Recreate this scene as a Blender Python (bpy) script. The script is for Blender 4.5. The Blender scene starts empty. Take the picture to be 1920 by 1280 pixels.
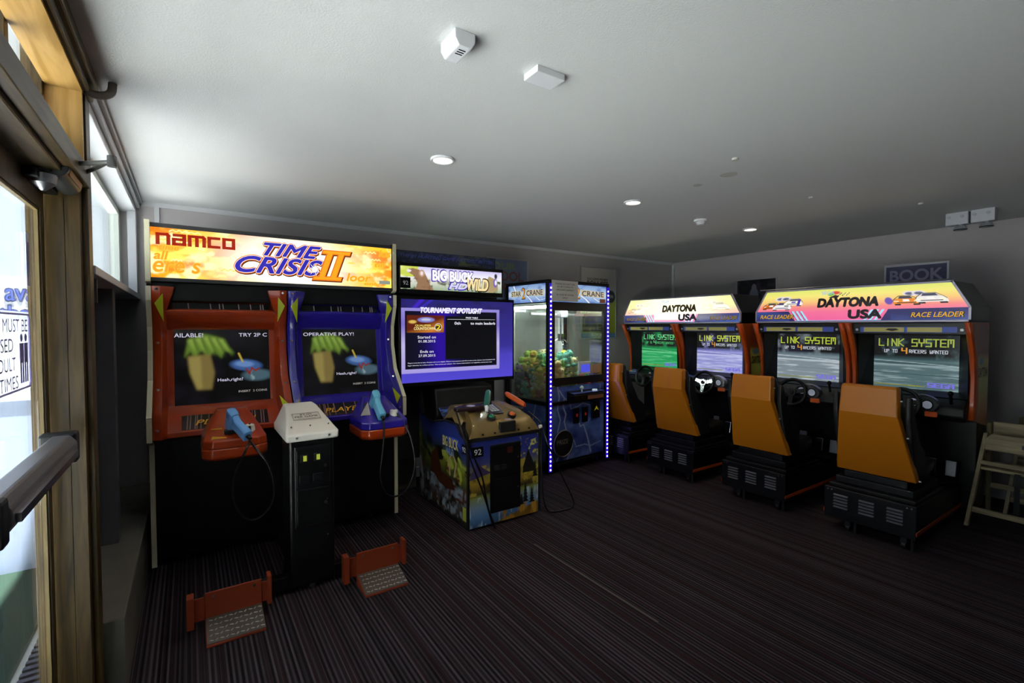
import bpy, bmesh, math, random
import numpy as np
from mathutils import Vector, Matrix
random.seed(7); rng = np.random.RandomState(5)
PI = math.pi
S = bpy.context.scene
COL = S.collection

# ------------------------------------------------------------------ camera
cd = bpy.data.cameras.new('camera'); cam = bpy.data.objects.new('camera', cd); COL.objects.link(cam)
cd.sensor_width = 36; cd.lens = 894 / 1920 * 36; cd.clip_start = .02
cam.location = (0, 0, 1.5)
cam.rotation_euler = (PI / 2 - math.atan(28 / 894), 0, -math.atan(605 / 894))
S.camera = cam
S.view_settings.view_transform = 'Standard'; S.view_settings.look = 'None'
S.view_settings.gamma = 1; S.view_settings.use_curve_mapping = False
S.view_settings.exposure = 0.0
# ------------------------------------------------------------------ world and sun
W = bpy.data.worlds.new('world'); S.world = W; W.use_nodes = True
bg = W.node_tree.nodes['Background']; bg.inputs[0].default_value = (.80, .93, 1.0, 1); bg.inputs[1].default_value = 2.0
sl = bpy.data.lights.new('sun', 'SUN'); sl.energy = 58; sl.angle = .02; sl.color = (.93, .99, 1)
so = bpy.data.objects.new('sun', sl); COL.objects.link(so)
so.rotation_euler = Vector((-.16, .14, -.97)).to_track_quat('-Z', 'Y').to_euler()

# ------------------------------------------------------------------ materials
def lin(c):
    if isinstance(c, str): c = tuple(int(c[i:i + 2], 16) / 255 for i in (0, 2, 4))
    return tuple(((v / 12.92) if v <= .04045 else ((v + .055) / 1.055) ** 2.4) for v in c)
def bsdf(m): return m.node_tree.nodes['Principled BSDF']
def mat(name, c, rough=.5, metal=0, emit=0, ecol=None, bump=0, bscale=200, spec=.5, coat=0, var=0, vscale=8):
    m = bpy.data.materials.new(name); m.use_nodes = True; b = bsdf(m); nt = m.node_tree
    b.inputs['Base Color'].default_value = (*lin(c), 1); b.inputs['Roughness'].default_value = rough
    b.inputs['Metallic'].default_value = metal; b.inputs['Specular IOR Level'].default_value = spec
    b.inputs['Coat Weight'].default_value = coat
    if emit:
        b.inputs['Emission Color'].default_value = (*lin(ecol or c), 1); b.inputs['Emission Strength'].default_value = emit
    if var or bump:
        tc = nt.nodes.new('ShaderNodeTexCoord')
    if var:
        n = nt.nodes.new('ShaderNodeTexNoise'); n.inputs['Scale'].default_value = vscale; n.inputs['Detail'].default_value = 4
        nt.links.new(tc.outputs['Object'], n.inputs['Vector'])
        mx = nt.nodes.new('ShaderNodeMixRGB'); L = lin(c)
        mx.inputs[1].default_value = (*[v * (1 - var) for v in L], 1); mx.inputs[2].default_value = (*[min(1, v * (1 + var)) for v in L], 1)
        nt.links.new(n.outputs['Fac'], mx.inputs[0]); nt.links.new(mx.outputs[0], b.inputs['Base Color'])
    if bump:
        n2 = nt.nodes.new('ShaderNodeTexNoise'); n2.inputs['Scale'].default_value = bscale
        nt.links.new(tc.outputs['Object'], n2.inputs['Vector'])
        bp = nt.nodes.new('ShaderNodeBump'); bp.inputs['Strength'].default_value = bump; bp.inputs['Distance'].default_value = .003
        nt.links.new(n2.outputs['Fac'], bp.inputs['Height']); nt.links.new(bp.outputs[0], b.inputs['Normal'])
    return m
_g = {}
def glow(c, s=1.0, sample=False):
    k = (c, s)
    if k not in _g:
        m = mat('lit_' + str(c), '050505', .4, emit=s, ecol=c); m.cycles.emission_sampling = 'AUTO' if sample else 'NONE'; _g[k] = m
    return _g[k]
_f = {}
def flat(c, r=.5):
    if (c, r) not in _f: _f[(c, r)] = mat('print_' + str(c), c, r)
    return _f[(c, r)]
def vcol(name, emit=0, rough=.4, coat=0, base=1.0, sample=False):
    m = bpy.data.materials.new(name); m.use_nodes = True; b = bsdf(m); nt = m.node_tree
    a = nt.nodes.new('ShaderNodeAttribute'); a.attribute_name = 'Col'
    b.inputs['Roughness'].default_value = rough; b.inputs['Coat Weight'].default_value = coat
    if emit:
        b.inputs['Base Color'].default_value = (.01, .01, .01, 1)
        nt.links.new(a.outputs['Color'], b.inputs['Emission Color']); b.inputs['Emission Strength'].default_value = emit
        m.cycles.emission_sampling = 'AUTO' if sample else 'NONE'
    else: nt.links.new(a.outputs['Color'], b.inputs['Base Color'])
    return m
def wood(name, c1, c2, axis='z', rough=.45, sc=3):
    m = bpy.data.materials.new(name); m.use_nodes = True; b = bsdf(m); nt = m.node_tree; b.inputs['Roughness'].default_value = rough
    tc = nt.nodes.new('ShaderNodeTexCoord'); mp = nt.nodes.new('ShaderNodeMapping')
    s = {'x': (1, 14, 14), 'y': (14, 1, 14), 'z': (14, 14, 1)}[axis]; mp.inputs['Scale'].default_value = s
    n = nt.nodes.new('ShaderNodeTexNoise'); n.inputs['Scale'].default_value = sc; n.inputs['Detail'].default_value = 5; n.inputs['Distortion'].default_value = 1.2
    r = nt.nodes.new('ShaderNodeValToRGB'); r.color_ramp.elements[0].position = .3; r.color_ramp.elements[1].position = .7
    r.color_ramp.elements[0].color = (*lin(c1), 1); r.color_ramp.elements[1].color = (*lin(c2), 1)
    nt.links.new(tc.outputs['Object'], mp.inputs[0]); nt.links.new(mp.outputs[0], n.inputs['Vector'])
    nt.links.new(n.outputs['Fac'], r.inputs[0]); nt.links.new(r.outputs[0], b.inputs['Base Color'])
    return m
def glass(name, tint=(1, 1, 1), refl=.08):
    m = bpy.data.materials.new(name); m.use_nodes = True; nt = m.node_tree; nt.nodes.clear()
    o = nt.nodes.new('ShaderNodeOutputMaterial'); t = nt.nodes.new('ShaderNodeBsdfTransparent'); g = nt.nodes.new('ShaderNodeBsdfGlossy')
    t.inputs[0].default_value = (*tint, 1); g.inputs['Roughness'].default_value = .02
    fr = nt.nodes.new('ShaderNodeLayerWeight'); fr.inputs[0].default_value = .25
    mt = nt.nodes.new('ShaderNodeMath'); mt.operation = 'MULTIPLY'; mt.inputs[1].default_value = .55
    ad = nt.nodes.new('ShaderNodeMath'); ad.inputs[1].default_value = refl * .5
    mx = nt.nodes.new('ShaderNodeMixShader'); nt.links.new(fr.outputs['Fresnel'], mt.inputs[0]); nt.links.new(mt.outputs[0], ad.inputs[0])
    nt.links.new(ad.outputs[0], mx.inputs[0]); nt.links.new(t.outputs[0], mx.inputs[1]); nt.links.new(g.outputs[0], mx.inputs[2]); nt.links.new(mx.outputs[0], o.inputs[0])
    return m

# ------------------------------------------------------------------ mesh builder
class MB:
    def __init__(s): s.v = []; s.f = []; s.m = []; s.cm = 0
    def add(s, vs, fs):
        o = len(s.v); s.v += [tuple(p) for p in vs]; s.f += [tuple(i + o for i in f) for f in fs]; s.m += [s.cm] * len(fs); return s
    def box(s, x0, x1, y0, y1, z0, z1):
        return s.add([(x0, y0, z0), (x1, y0, z0), (x1, y1, z0), (x0, y1, z0), (x0, y0, z1), (x1, y0, z1), (x1, y1, z1), (x0, y1, z1)],
                     [(3, 2, 1, 0), (4, 5, 6, 7), (0, 1, 5, 4), (1, 2, 6, 5), (2, 3, 7, 6), (3, 0, 4, 7)])
    def prism(s, pts, a, b, ax='x'):
        n = len(pts)
        def P(p, t): return {'x': (t, p[0], p[1]), 'y': (p[0], t, p[1]), 'z': (p[0], p[1], t)}[ax]
        vs = [P(p, a) for p in pts] + [P(p, b) for p in pts]
        return s.add(vs, [tuple(range(n))[::-1], tuple(range(n, 2 * n))] + [(i, (i + 1) % n, n + (i + 1) % n, n + i) for i in range(n)])
    def cyl(s, p0, p1, r, n=20, r2=None):
        r2 = r if r2 is None else r2; p0 = Vector(p0); p1 = Vector(p1); d = (p1 - p0).normalized()
        a = d.orthogonal().normalized(); b = d.cross(a)
        vs = [p0 + (a * math.cos(2 * PI * i / n) + b * math.sin(2 * PI * i / n)) * r for i in range(n)] + [p1 + (a * math.cos(2 * PI * i / n) + b * math.sin(2 * PI * i / n)) * r2 for i in range(n)]
        return s.add(vs, [tuple(range(n))[::-1], tuple(range(n, 2 * n))] + [(i, (i + 1) % n, n + (i + 1) % n, n + i) for i in range(n)])
    def tube(s, pts, r, n=8, sm=6):
        P = [Vector(p) for p in pts]
        if sm > 1:
            Q = []
            for i in range(len(P) - 1):
                p0 = P[max(i - 1, 0)]; p1 = P[i]; p2 = P[i + 1]; p3 = P[min(i + 2, len(P) - 1)]
                for k in range(sm):
                    t = k / sm; Q.append(.5 * ((2 * p1) + (p2 - p0) * t + (2 * p0 - 5 * p1 + 4 * p2 - p3) * t * t + (3 * p1 - p0 - 3 * p2 + p3) * t ** 3))
            Q.append(P[-1]); P = Q
        vs = []; up = None
        for i, p in enumerate(P):
            d = (P[min(i + 1, len(P) - 1)] - P[max(i - 1, 0)]).normalized()
            if up is None: up = d.orthogonal().normalized()
            up = (up - d * up.dot(d)).normalized(); b = d.cross(up)
            vs += [p + (up * math.cos(2 * PI * k / n) + b * math.sin(2 * PI * k / n)) * r for k in range(n)]
        fs = [tuple(range(n))[::-1], tuple(range(len(vs) - n, len(vs)))]
        for i in range(len(P) - 1):
            for k in range(n): fs.append((i * n + k, i * n + (k + 1) % n, (i + 1) * n + (k + 1) % n, (i + 1) * n + k))
        return s.add(vs, fs)
    def ell(s, c, r, nu=14, nv=9, rot=None):
        vs = []; M = rot or Matrix.Identity(3)
        for j in range(1, nv):
            t = PI * j / nv
            for i in range(nu):
                a = 2 * PI * i / nu
                vs.append(Vector(c) + M @ Vector((r[0] * math.sin(t) * math.cos(a), r[1] * math.sin(t) * math.sin(a), r[2] * math.cos(t))))
        vs += [Vector(c) + M @ Vector((0, 0, r[2])), Vector(c) - M @ Vector((0, 0, r[2]))]; T = len(vs) - 2; B = T + 1
        fs = [(j * nu + i, (j + 1) * nu + i, (j + 1) * nu + (i + 1) % nu, j * nu + (i + 1) % nu) for j in range(nv - 2) for i in range(nu)]
        fs += [(T, i, (i + 1) % nu) for i in range(nu)] + [(B, (nv - 2) * nu + (i + 1) % nu, (nv - 2) * nu + i) for i in range(nu)]
        return s.add(vs, fs)
    def torus(s, c, R, r, M=None, n=40, k=10, a0=0, a1=2 * PI):
        M = M or Matrix.Identity(3); full = abs(a1 - a0 - 2 * PI) < 1e-6; N = n if full else n + 1; vs = []
        for i in range(N):
            a = a0 + (a1 - a0) * i / n
            for j in range(k):
                b = 2 * PI * j / k; vs.append(Vector(c) + M @ Vector(((R + r * math.cos(b)) * math.cos(a), (R + r * math.cos(b)) * math.sin(a), r * math.sin(b))))
        return s.add(vs, [(i * k + j, ((i + 1) % N) * k + j, ((i + 1) % N) * k + (j + 1) % k, i * k + (j + 1) % k) for i in range(n) for j in range(k)])
    def loft(s, rows, skip=()):
        n = len(rows[0]); vs = [p for r in rows for p in r]
        return s.add(vs, [(i * n + j, i * n + j + 1, (i + 1) * n + j + 1, (i + 1) * n + j) for i in range(len(rows) - 1) for j in range(n - 1) if (i, j) not in skip])
    def rings(s, rows):
        n = len(rows[0]); vs = [p for r in rows for p in r]
        return s.add(vs, [tuple(range(n))[::-1], tuple(range(len(vs) - n, len(vs)))] + [(i * n + j, i * n + (j + 1) % n, (i + 1) * n + (j + 1) % n, (i + 1) * n + j) for i in range(len(rows) - 1) for j in range(n)])
    def build(s, name, mats, parent=None, bevel=0, smooth=False, solid=0, seg=2, loc=None, rot=None):
        me = bpy.data.meshes.new(name); me.from_pydata([tuple(map(float, p)) for p in s.v], [], s.f)
        if not isinstance(mats, (list, tuple)): mats = [mats]
        for m in mats: me.materials.append(m)
        me.polygons.foreach_set('material_index', s.m)
        bm = bmesh.new(); bm.from_mesh(me); bmesh.ops.remove_doubles(bm, verts=bm.verts, dist=1e-5); bmesh.ops.recalc_face_normals(bm, faces=bm.faces); bm.to_mesh(me); bm.free()
        if smooth:
            me.polygons.foreach_set('use_smooth', [True] * len(me.polygons)); 
            try: me.set_sharp_from_angle(angle=math.radians(42))
            except Exception: pass
        o = bpy.data.objects.new(name, me); COL.objects.link(o)
        if parent: o.parent = parent
        if solid: md = o.modifiers.new('solid', 'SOLIDIFY'); md.thickness = solid; md.offset = 0
        if bevel:
            md = o.modifiers.new('bevel', 'BEVEL'); md.width = bevel; md.segments = seg; md.limit_method = 'ANGLE'; md.angle_limit = math.radians(35)
        if loc: o.location = loc
        if rot: o.rotation_euler = rot
        return o
def thing(name, label, cat, loc=(0, 0, 0), rz=0, group=None):
    o = bpy.data.objects.new(name, None); COL.objects.link(o); o.location = loc; o.rotation_euler = (0, 0, rz); o.empty_display_size = .05
    return tag(o, label, cat, group)
def tag(o, label, cat, group=None):
    o['label'] = label; o['category'] = cat
    if group: o['group'] = group
    return o
def struct(o): o['kind'] = 'structure'; return o

_font_cache = {}
def text(s, parent, c, w, h, m, name='lettering', bold=0, shear=0, depth=.0006, rz=0, rx=0, warp=None, out=0):
    """lettering in the parent's frame, facing local -y, centred on c, scaled to w x h"""
    if bold and not out: out = bold * h * .55
    bold = 0; key = (s, bold, shear)
    if key not in _font_cache:
        cu = bpy.data.curves.new('t', 'FONT'); cu.body = s; cu.size = 1; cu.offset = bold; cu.shear = shear; cu.align_x = 'CENTER'; cu.fill_mode = 'BOTH'; cu.resolution_u = 4; cu.space_line = .95
        ob = bpy.data.objects.new('t', cu); COL.objects.link(ob); dg = bpy.context.evaluated_depsgraph_get(); dg.update()
        me = bpy.data.meshes.new_from_object(ob.evaluated_get(dg)); V = np.array([v.co[:] for v in me.vertices]); F = [tuple(p.vertices) for p in me.polygons]
        bpy.data.objects.remove(ob); bpy.data.curves.remove(cu); bpy.data.meshes.remove(me)
        _font_cache[key] = (V, F)
    V, F = _font_cache[key]; mn = V.min(0); mx = V.max(0)
    X = ((V[:, 0] - mn[0]) / (mx[0] - mn[0]) - .5) * w; Z = ((V[:, 1] - mn[1]) / max(mx[1] - mn[1], 1e-6) - .5) * h
    if warp: X, Z = warp(X, Z)
    b = MB(); b.add([(x, 0, z) for x, z in zip(X, Z)], F)
    if out:
        for k in range(8):
            a_ = k * PI / 4; b.add([(x + out * math.cos(a_), (k + 1) * 4e-5, z + out * math.sin(a_)) for x, z in zip(X, Z)], F)
    o = b.build(name, m, parent); o.location = c; o.rotation_euler = (rx, 0, rz)
    return o
def strokes(parent, c, w, h, m, lines, W, H, t, name='lettering', rx=0, rz=0, y=0, sh=0):
    """chunky letters drawn from straight strokes: lines in a W x H box, stroke width t"""
    b = MB()
    for ln in lines:
        for (a, d) in zip(ln[:-1], ln[1:]):
            ax, az = a; dx, dz = d; L = math.hypot(dx - ax, dz - az) or 1; ux, uz = (dx - ax) / L * t / 2, (dz - az) / L * t / 2; nx, nz = -uz, ux
            pts = [(ax - ux + nx, az - uz + nz), (ax - ux - nx, az - uz - nz), (dx + ux - nx, dz + uz - nz), (dx + ux + nx, dz + uz + nz)]
            b.add([((p[0] / W - .5) * w + sh * (p[1] / H - .5) * h, 0, (p[1] / H - .5) * h) for p in pts], [(0, 1, 2, 3)])
    o = b.build(name, m, parent); o.location = c; o.rotation_euler = (rx, 0, rz)
    return o
GL = {'L': [[(0, 2), (0, 0), (1, 0)]], 'I': [[(.5, 0), (.5, 2)]], 'N': [[(0, 0), (0, 2), (1, 0), (1, 2)]], 'K': [[(0, 0), (0, 2)], [(1, 2), (0, 1), (1, 0)]],
      'S': [[(1, 2), (0, 2), (0, 1), (1, 1), (1, 0), (0, 0)]], 'Y': [[(0, 2), (0, 1), (1, 1), (1, 2)], [(.5, 1), (.5, 0)]], 'T': [[(0, 2), (1, 2)], [(.5, 2), (.5, 0)]],
      'E': [[(1, 2), (0, 2), (0, 0), (1, 0)], [(0, 1), (.9, 1)]], 'M': [[(0, 0), (0, 2), (1, 2), (1, 0)], [(.5, 2), (.5, 1)]], ' ': [], 'U': [[(0, 2), (0, 0), (1, 0), (1, 2)]],
      'P': [[(0, 0), (0, 2), (1, 2), (1, 1), (0, 1)]], 'O': [[(0, 0), (0, 2), (1, 2), (1, 0), (0, 0)]], '4': [[(0, 2), (0, 1), (1, 1)], [(1, 2), (1, 0)]],
      'R': [[(0, 0), (0, 2), (1, 2), (1, 1), (0, 1)], [(.3, 1), (1, 0)]], 'A': [[(0, 0), (0, 1.6), (.4, 2), (1, 2), (1, 0)], [(0, 1), (1, 1)]], 'C': [[(1, 2), (0, 2), (0, 0), (1, 0)]],
      'W': [[(0, 2), (0, 0), (1, 0), (1, 2)], [(.5, 0), (.5, 1)]], 'D': [[(0, 0), (0, 2), (.8, 2), (1, 1.7), (1, .3), (.8, 0), (0, 0)]], 'G': [[(1, 2), (0, 2), (0, 0), (1, 0), (1, 1), (.6, 1)]],
      'n': [[(0, 0), (0, 1.4), (1, 1.4), (1.15, 1.2), (1.15, 0)]], 'a': [[(.1, 1.4), (1.15, 1.4), (1.15, 0), (0, 0), (0, .75), (1.1, .75)]], 'm': [[(0, 0), (0, 1.4), (1.5, 1.4), (1.65, 1.2), (1.65, 0)], [(.82, 1.4), (.82, 0)]],
      'c': [[(1.1, 1.4), (0, 1.4), (0, 0), (1.1, 0)]], 'o': [[(0, 0), (0, 1.4), (1.15, 1.4), (1.15, 0), (0, 0)]]}
def gtext(s, parent, c, w, h, m, t=.28, adv=1.5, lens=None, **k):
    lines = []; x = 0
    for ch in s:
        for g in GL[ch]: lines.append([(p[0] + x, p[1]) for p in g])
        x += (lens or {}).get(ch, adv)
    Hh = max(p[1] for l in lines for p in l); Wd = max(p[0] for l in lines for p in l)
    return strokes(parent, c, w, h, m, lines, Wd, Hh, t, **k)

# ------------------------------------------------------------------ painted panels (art kept in colour attributes)
def vnoise(nx, ny, sx, sy, seed=0, oct=4):
    r = np.random.RandomState(seed); out = np.zeros((ny, nx)); amp = 1; tot = 0
    for o in range(oct):
        gx = max(2, int(sx * 2 ** o) + 2); gy = max(2, int(sy * 2 ** o) + 2); g = r.rand(gy, gx)
        x = np.linspace(0, gx - 1.001, nx); y = np.linspace(0, gy - 1.001, ny); xi = x.astype(int); yi = y.astype(int); fx = x - xi; fy = (y - yi)[:, None]
        fx = fx * fx * (3 - 2 * fx); fy = fy * fy * (3 - 2 * fy)
        a = g[yi][:, xi] * (1 - fx) + g[yi][:, xi + 1] * fx; b = g[yi + 1][:, xi] * (1 - fx) + g[yi + 1][:, xi + 1] * fx
        out += amp * (a * (1 - fy) + b * fy); tot += amp; amp *= .5
    return out / tot
def _blur(a, n):
    for _ in range(n):
        a = (np.roll(a, 1, 0) + np.roll(a, -1, 0) + np.roll(a, 1, 1) + np.roll(a, -1, 1) + a) / 5
    return a
class Art:
    """RGB canvas, u to the right, v up, both 0..1 (aspect = w/h for round shapes)"""
    def __init__(s, nx, ny, c): s.nx = nx; s.ny = ny; s.a = np.zeros((ny, nx, 3)) + np.array(lin(c)); s.U, s.V = np.meshgrid(np.linspace(0, 1, nx), np.linspace(0, 1, ny))
    def mix(s, mask, c):
        k = np.clip(mask, 0, 1)[..., None]; c = np.array(lin(c)) if not isinstance(c, np.ndarray) else c; s.a = s.a * (1 - k) + c * k; return s
    def vgrad(s, stops, mask=1.0):
        vs = [p[0] for p in stops]; cs = np.array([lin(p[1]) for p in stops]); c = np.stack([np.interp(s.V, vs, cs[:, i]) for i in range(3)], -1)
        return s.mix(mask + s.U * 0, c)
    def rect(s, u0, u1, v0, v1, c, e=.0): return s.mix(((s.U >= u0) & (s.U <= u1) & (s.V >= v0) & (s.V <= v1)).astype(float), c)
    def ell(s, u, v, ru, rv, c, soft=.08, rot=0):
        x = s.U - u; y = s.V - v; X = x * math.cos(rot) + y * math.sin(rot); Y = -x * math.sin(rot) + y * math.cos(rot)
        d = np.sqrt((X / ru) ** 2 + (Y / rv) ** 2); return s.mix((1 - d) / soft + .5, c)
    def poly(s, pts, c):
        ins = np.zeros(s.U.shape, bool); n = len(pts)
        for i in range(n):
            x0, y0 = pts[i]; x1, y1 = pts[(i + 1) % n]
            if y0 == y1: continue
            ins ^= ((y0 > s.V) != (y1 > s.V)) & (s.U < (x1 - x0) * (s.V - y0) / (y1 - y0) + x0)
        return s.mix(ins.astype(float), c)
    def line(s, pts, wd, c, asp=1.0, soft=.5):
        for (x0, y0), (x1, y1) in zip(pts[:-1], pts[1:]):
            px = (s.U - x0) * asp; py = s.V - y0; dx = (x1 - x0) * asp; dy = y1 - y0; t = np.clip((px * dx + py * dy) / (dx * dx + dy * dy + 1e-9), 0, 1)
            d = np.hypot(px - t * dx, py - t * dy); s.mix(np.clip((wd - d) / (wd * soft) + .0, 0, 1), c)
        return s
    def noise(s, sx, sy, c, lo, hi, seed=0, mask=1.0, oct=4):
        n = vnoise(s.nx, s.ny, sx, sy, seed, oct); return s.mix(np.clip((n - lo) / (hi - lo), 0, 1) * mask, c)
def panel(name, w, h, art, m, parent, loc, rot=(0, 0, 0), warp=None):
    ny, nx = art.a.shape[:2]; U = art.U.ravel(); V = art.V.ravel(); X = (U - .5) * w; Z = (V - .5) * h
    Y = np.zeros_like(X)
    if warp: X, Y, Z = warp(U, V, X, Z)
    idx = np.arange(nx * ny).reshape(ny, nx); q = np.stack([idx[:-1, :-1], idx[:-1, 1:], idx[1:, 1:], idx[1:, :-1]], -1).reshape(-1, 4)
    me = bpy.data.meshes.new(name); me.from_pydata(np.stack([X, Y, Z], 1).tolist(), [], q.tolist()); me.materials.append(m)
    ca = me.color_attributes.new('Col', 'FLOAT_COLOR', 'POINT'); ca.data.foreach_set('color', np.concatenate([art.a.reshape(-1, 3), np.ones((nx * ny, 1))], 1).astype(np.float32).ravel())
    o = bpy.data.objects.new(name, me); COL.objects.link(o); o.parent = parent; o.location = loc; o.rotation_euler = rot
    return o

# shared materials
M = dict(
    black=mat('black_laminate', '0c0c0e', .35, spec=.4), blackmatt=mat('black_matt', '0d0d0f', .7), dark=mat('dark_plastic', '17171b', .5, bump=.1),
    molding=mat('cream_molding', 'd9d2b4', .5), red=mat('red_moulded_plastic', 'a8390f', .28, coat=.5, var=.06), blue=mat('blue_moulded_plastic', '2a1c98', .26, coat=.5, var=.06),
    chrome=mat('chrome', 'd8d8dc', .15, 1), steel=mat('steel', '9a9aa0', .35, 1), white=mat('white_plastic', 'e6e6ea', .45), offwhite=mat('cream_plastic', 'e8e4da', .4),
    gun=mat('gun_blue_plastic', '6aa8ea', .4, coat=.2), gun2=mat('gun_light_blue_plastic', '66b8dc', .4, coat=.2), rubber=mat('black_rubber', '0b0b0c', .32), gold=mat('bronze_plastic', '8d7647', .33, .25, coat=.4, var=.08),
    orange=mat('orange_fibreglass', 'c67614', .32, coat=.22, var=.04, vscale=3), otrim=mat('orange_trim', 'c04c12', .35, coat=.3), cushion=mat('black_vinyl', '131315', .5, bump=.2, bscale=120),
    steelblack=mat('black_painted_steel', '101117', .38, .2), screwm=mat('screw', 'b0b0b0', .3, 1), tread=mat('tread_plate', '6f6a64', .45, .8), tread2=mat('tread_raised', 'c8c4be', .3, .9), paper=mat('paper', 'd8d2c6', .6),
    greenp=mat('green_plastic', '0d6a4e', .35, coat=.3), orangep=mat('orange_plastic', 'd85a1c', .35, coat=.3), alu=mat('aluminium_frame', 'b9b9be', .4, .6), glassc=glass('cabinet_glass'), silver=mat('silver_plastic', 'b0b0b6', .3, .5))
SCR = dict(scr=vcol('lit_screen', .8, .1), mar=vcol('backlit_artwork', 1.0, .25, sample=True), prt=vcol('printed_artwork', 0, .3, .3), pos=vcol('printed_poster', 0, .45))
SCR['mar2'] = vcol('backlit_artwork_bright', 1.3, .25, sample=True)

# ------------------------------------------------------------------ the room
H = 2.42; XL = -.305; YB = 4.45; XR = 5.84; YF = -4.2
def carpet():
    m = bpy.data.materials.new('striped_carpet'); m.use_nodes = True; b = bsdf(m); nt = m.node_tree; b.inputs['Roughness'].default_value = .9; b.inputs['Specular IOR Level'].default_value = .15
    tc = nt.nodes.new('ShaderNodeTexCoord'); sp = nt.nodes.new('ShaderNodeSeparateXYZ'); nt.links.new(tc.outputs['Object'], sp.inputs[0])
    def stripe(scale, off, lo, hi):
        ml = nt.nodes.new('ShaderNodeMath'); ml.operation = 'MULTIPLY_ADD'; ml.inputs[1].default_value = scale; ml.inputs[2].default_value = off; nt.links.new(sp.outputs['X'], ml.inputs[0])
        fl = nt.nodes.new('ShaderNodeMath'); fl.operation = 'FLOOR'; nt.links.new(ml.outputs[0], fl.inputs[0])
        wn = nt.nodes.new('ShaderNodeTexWhiteNoise'); wn.noise_dimensions = '1D'; nt.links.new(fl.outputs[0], wn.inputs['W'])
        mr = nt.nodes.new('ShaderNodeMapRange'); mr.inputs[1].default_value = lo; mr.inputs[2].default_value = hi; nt.links.new(wn.outputs['Value'], mr.inputs[0]); return mr
    base = nt.nodes.new('ShaderNodeMixRGB'); base.inputs[1].default_value = (*lin('161216'), 1); base.inputs[2].default_value = (*lin('61555e'), 1)
    m1 = nt.nodes.new('ShaderNodeMath'); m1.operation = 'MULTIPLY'; m1.inputs[1].default_value = 2 * PI / .0215; nt.links.new(sp.outputs['X'], m1.inputs[0])
    m2 = nt.nodes.new('ShaderNodeMath'); m2.operation = 'SINE'; nt.links.new(m1.outputs[0], m2.inputs[0])
    m3 = nt.nodes.new('ShaderNodeMapRange'); m3.inputs[1].default_value = -.4; m3.inputs[2].default_value = .9; nt.links.new(m2.outputs[0], m3.inputs[0])
    a1 = stripe(1 / .0215, .25, -.5, 1.0); a2 = stripe(170, 0, .3, 1.0)
    m4 = nt.nodes.new('ShaderNodeMath'); m4.operation = 'MULTIPLY'; nt.links.new(m3.outputs[0], m4.inputs[0]); nt.links.new(a1.outputs[0], m4.inputs[1])
    m5 = nt.nodes.new('ShaderNodeMath'); m5.operation = 'MULTIPLY_ADD'; m5.inputs[1].default_value = .28; nt.links.new(a2.outputs[0], m5.inputs[0]); nt.links.new(m4.outputs[0], m5.inputs[2]); nt.links.new(m5.outputs[0], base.inputs[0])
    r = nt.nodes.new('ShaderNodeMixRGB'); r.inputs[2].default_value = (*lin('3a2024'), 1); nt.links.new(base.outputs[0], r.inputs[1]); nt.links.new(stripe(130, 3.3, .84, .86).outputs[0], r.inputs[0])
    n = nt.nodes.new('ShaderNodeTexNoise'); n.inputs['Scale'].default_value = 260; nt.links.new(tc.outputs['Object'], n.inputs['Vector'])
    mu = nt.nodes.new('ShaderNodeMixRGB'); mu.blend_type = 'MULTIPLY'; mu.inputs[0].default_value = .6; nt.links.new(r.outputs[0], mu.inputs[1]); nt.links.new(n.outputs['Fac'], mu.inputs[2]); nt.links.new(mu.outputs[0], b.inputs['Base Color'])
    bp = nt.nodes.new('ShaderNodeBump'); bp.inputs['Strength'].default_value = .5; bp.inputs['Distance'].default_value = .004; nt.links.new(n.outputs['Fac'], bp.inputs['Height']); nt.links.new(bp.outputs[0], b.inputs['Normal'])
    return m
wallm = mat('greige_wall_paint', 'b3adae', .75, bump=.15, bscale=300)
ceilm = mat('ceiling_paint', 'd6d6d6', .8, bump=.25, bscale=160, var=.03, vscale=1.5)
whitem = mat('white_trim_paint', 'cdcdd0', .5); greym = mat('grey_panel_paint', '56545a', .6); ledgem = mat('concrete_ledge', '66625a', .8, bump=.4, bscale=40, var=.2)
timber = wood('dark_timber', '33260f', '5c4720', 'z'); timbery = wood('dark_timber_beam', '3a2c14', '63502a', 'y'); pine = wood('pine', '9c7638', 'c09a5e', 'y', sc=2); pinez = wood('pine_upright', '9c7638', 'c09a5e', 'z', sc=2)
struct(MB().box(XL - .16, XR + .1, YF - .1, YB + .1, -.1, 0).build('floor', carpet()))
struct(MB().box(XL - .095, XR + .1, YF - .1, YB + .1, H, H + .12).box(-.46, XL - .095, 2.42, YB + .1, H, H + .12).build('ceiling', ceilm))
struct(MB().box(XL - .16, XR + .1, YB, YB + .1, 0, H).build('wall_back', wallm))
struct(MB().box(XR, XR + .1, YF, YB, 0, H).build('wall_right', wallm))
struct(MB().box(XL - .16, XR + .1, YF - .1, YF, 0, H).build('wall_front', wallm))
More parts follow.
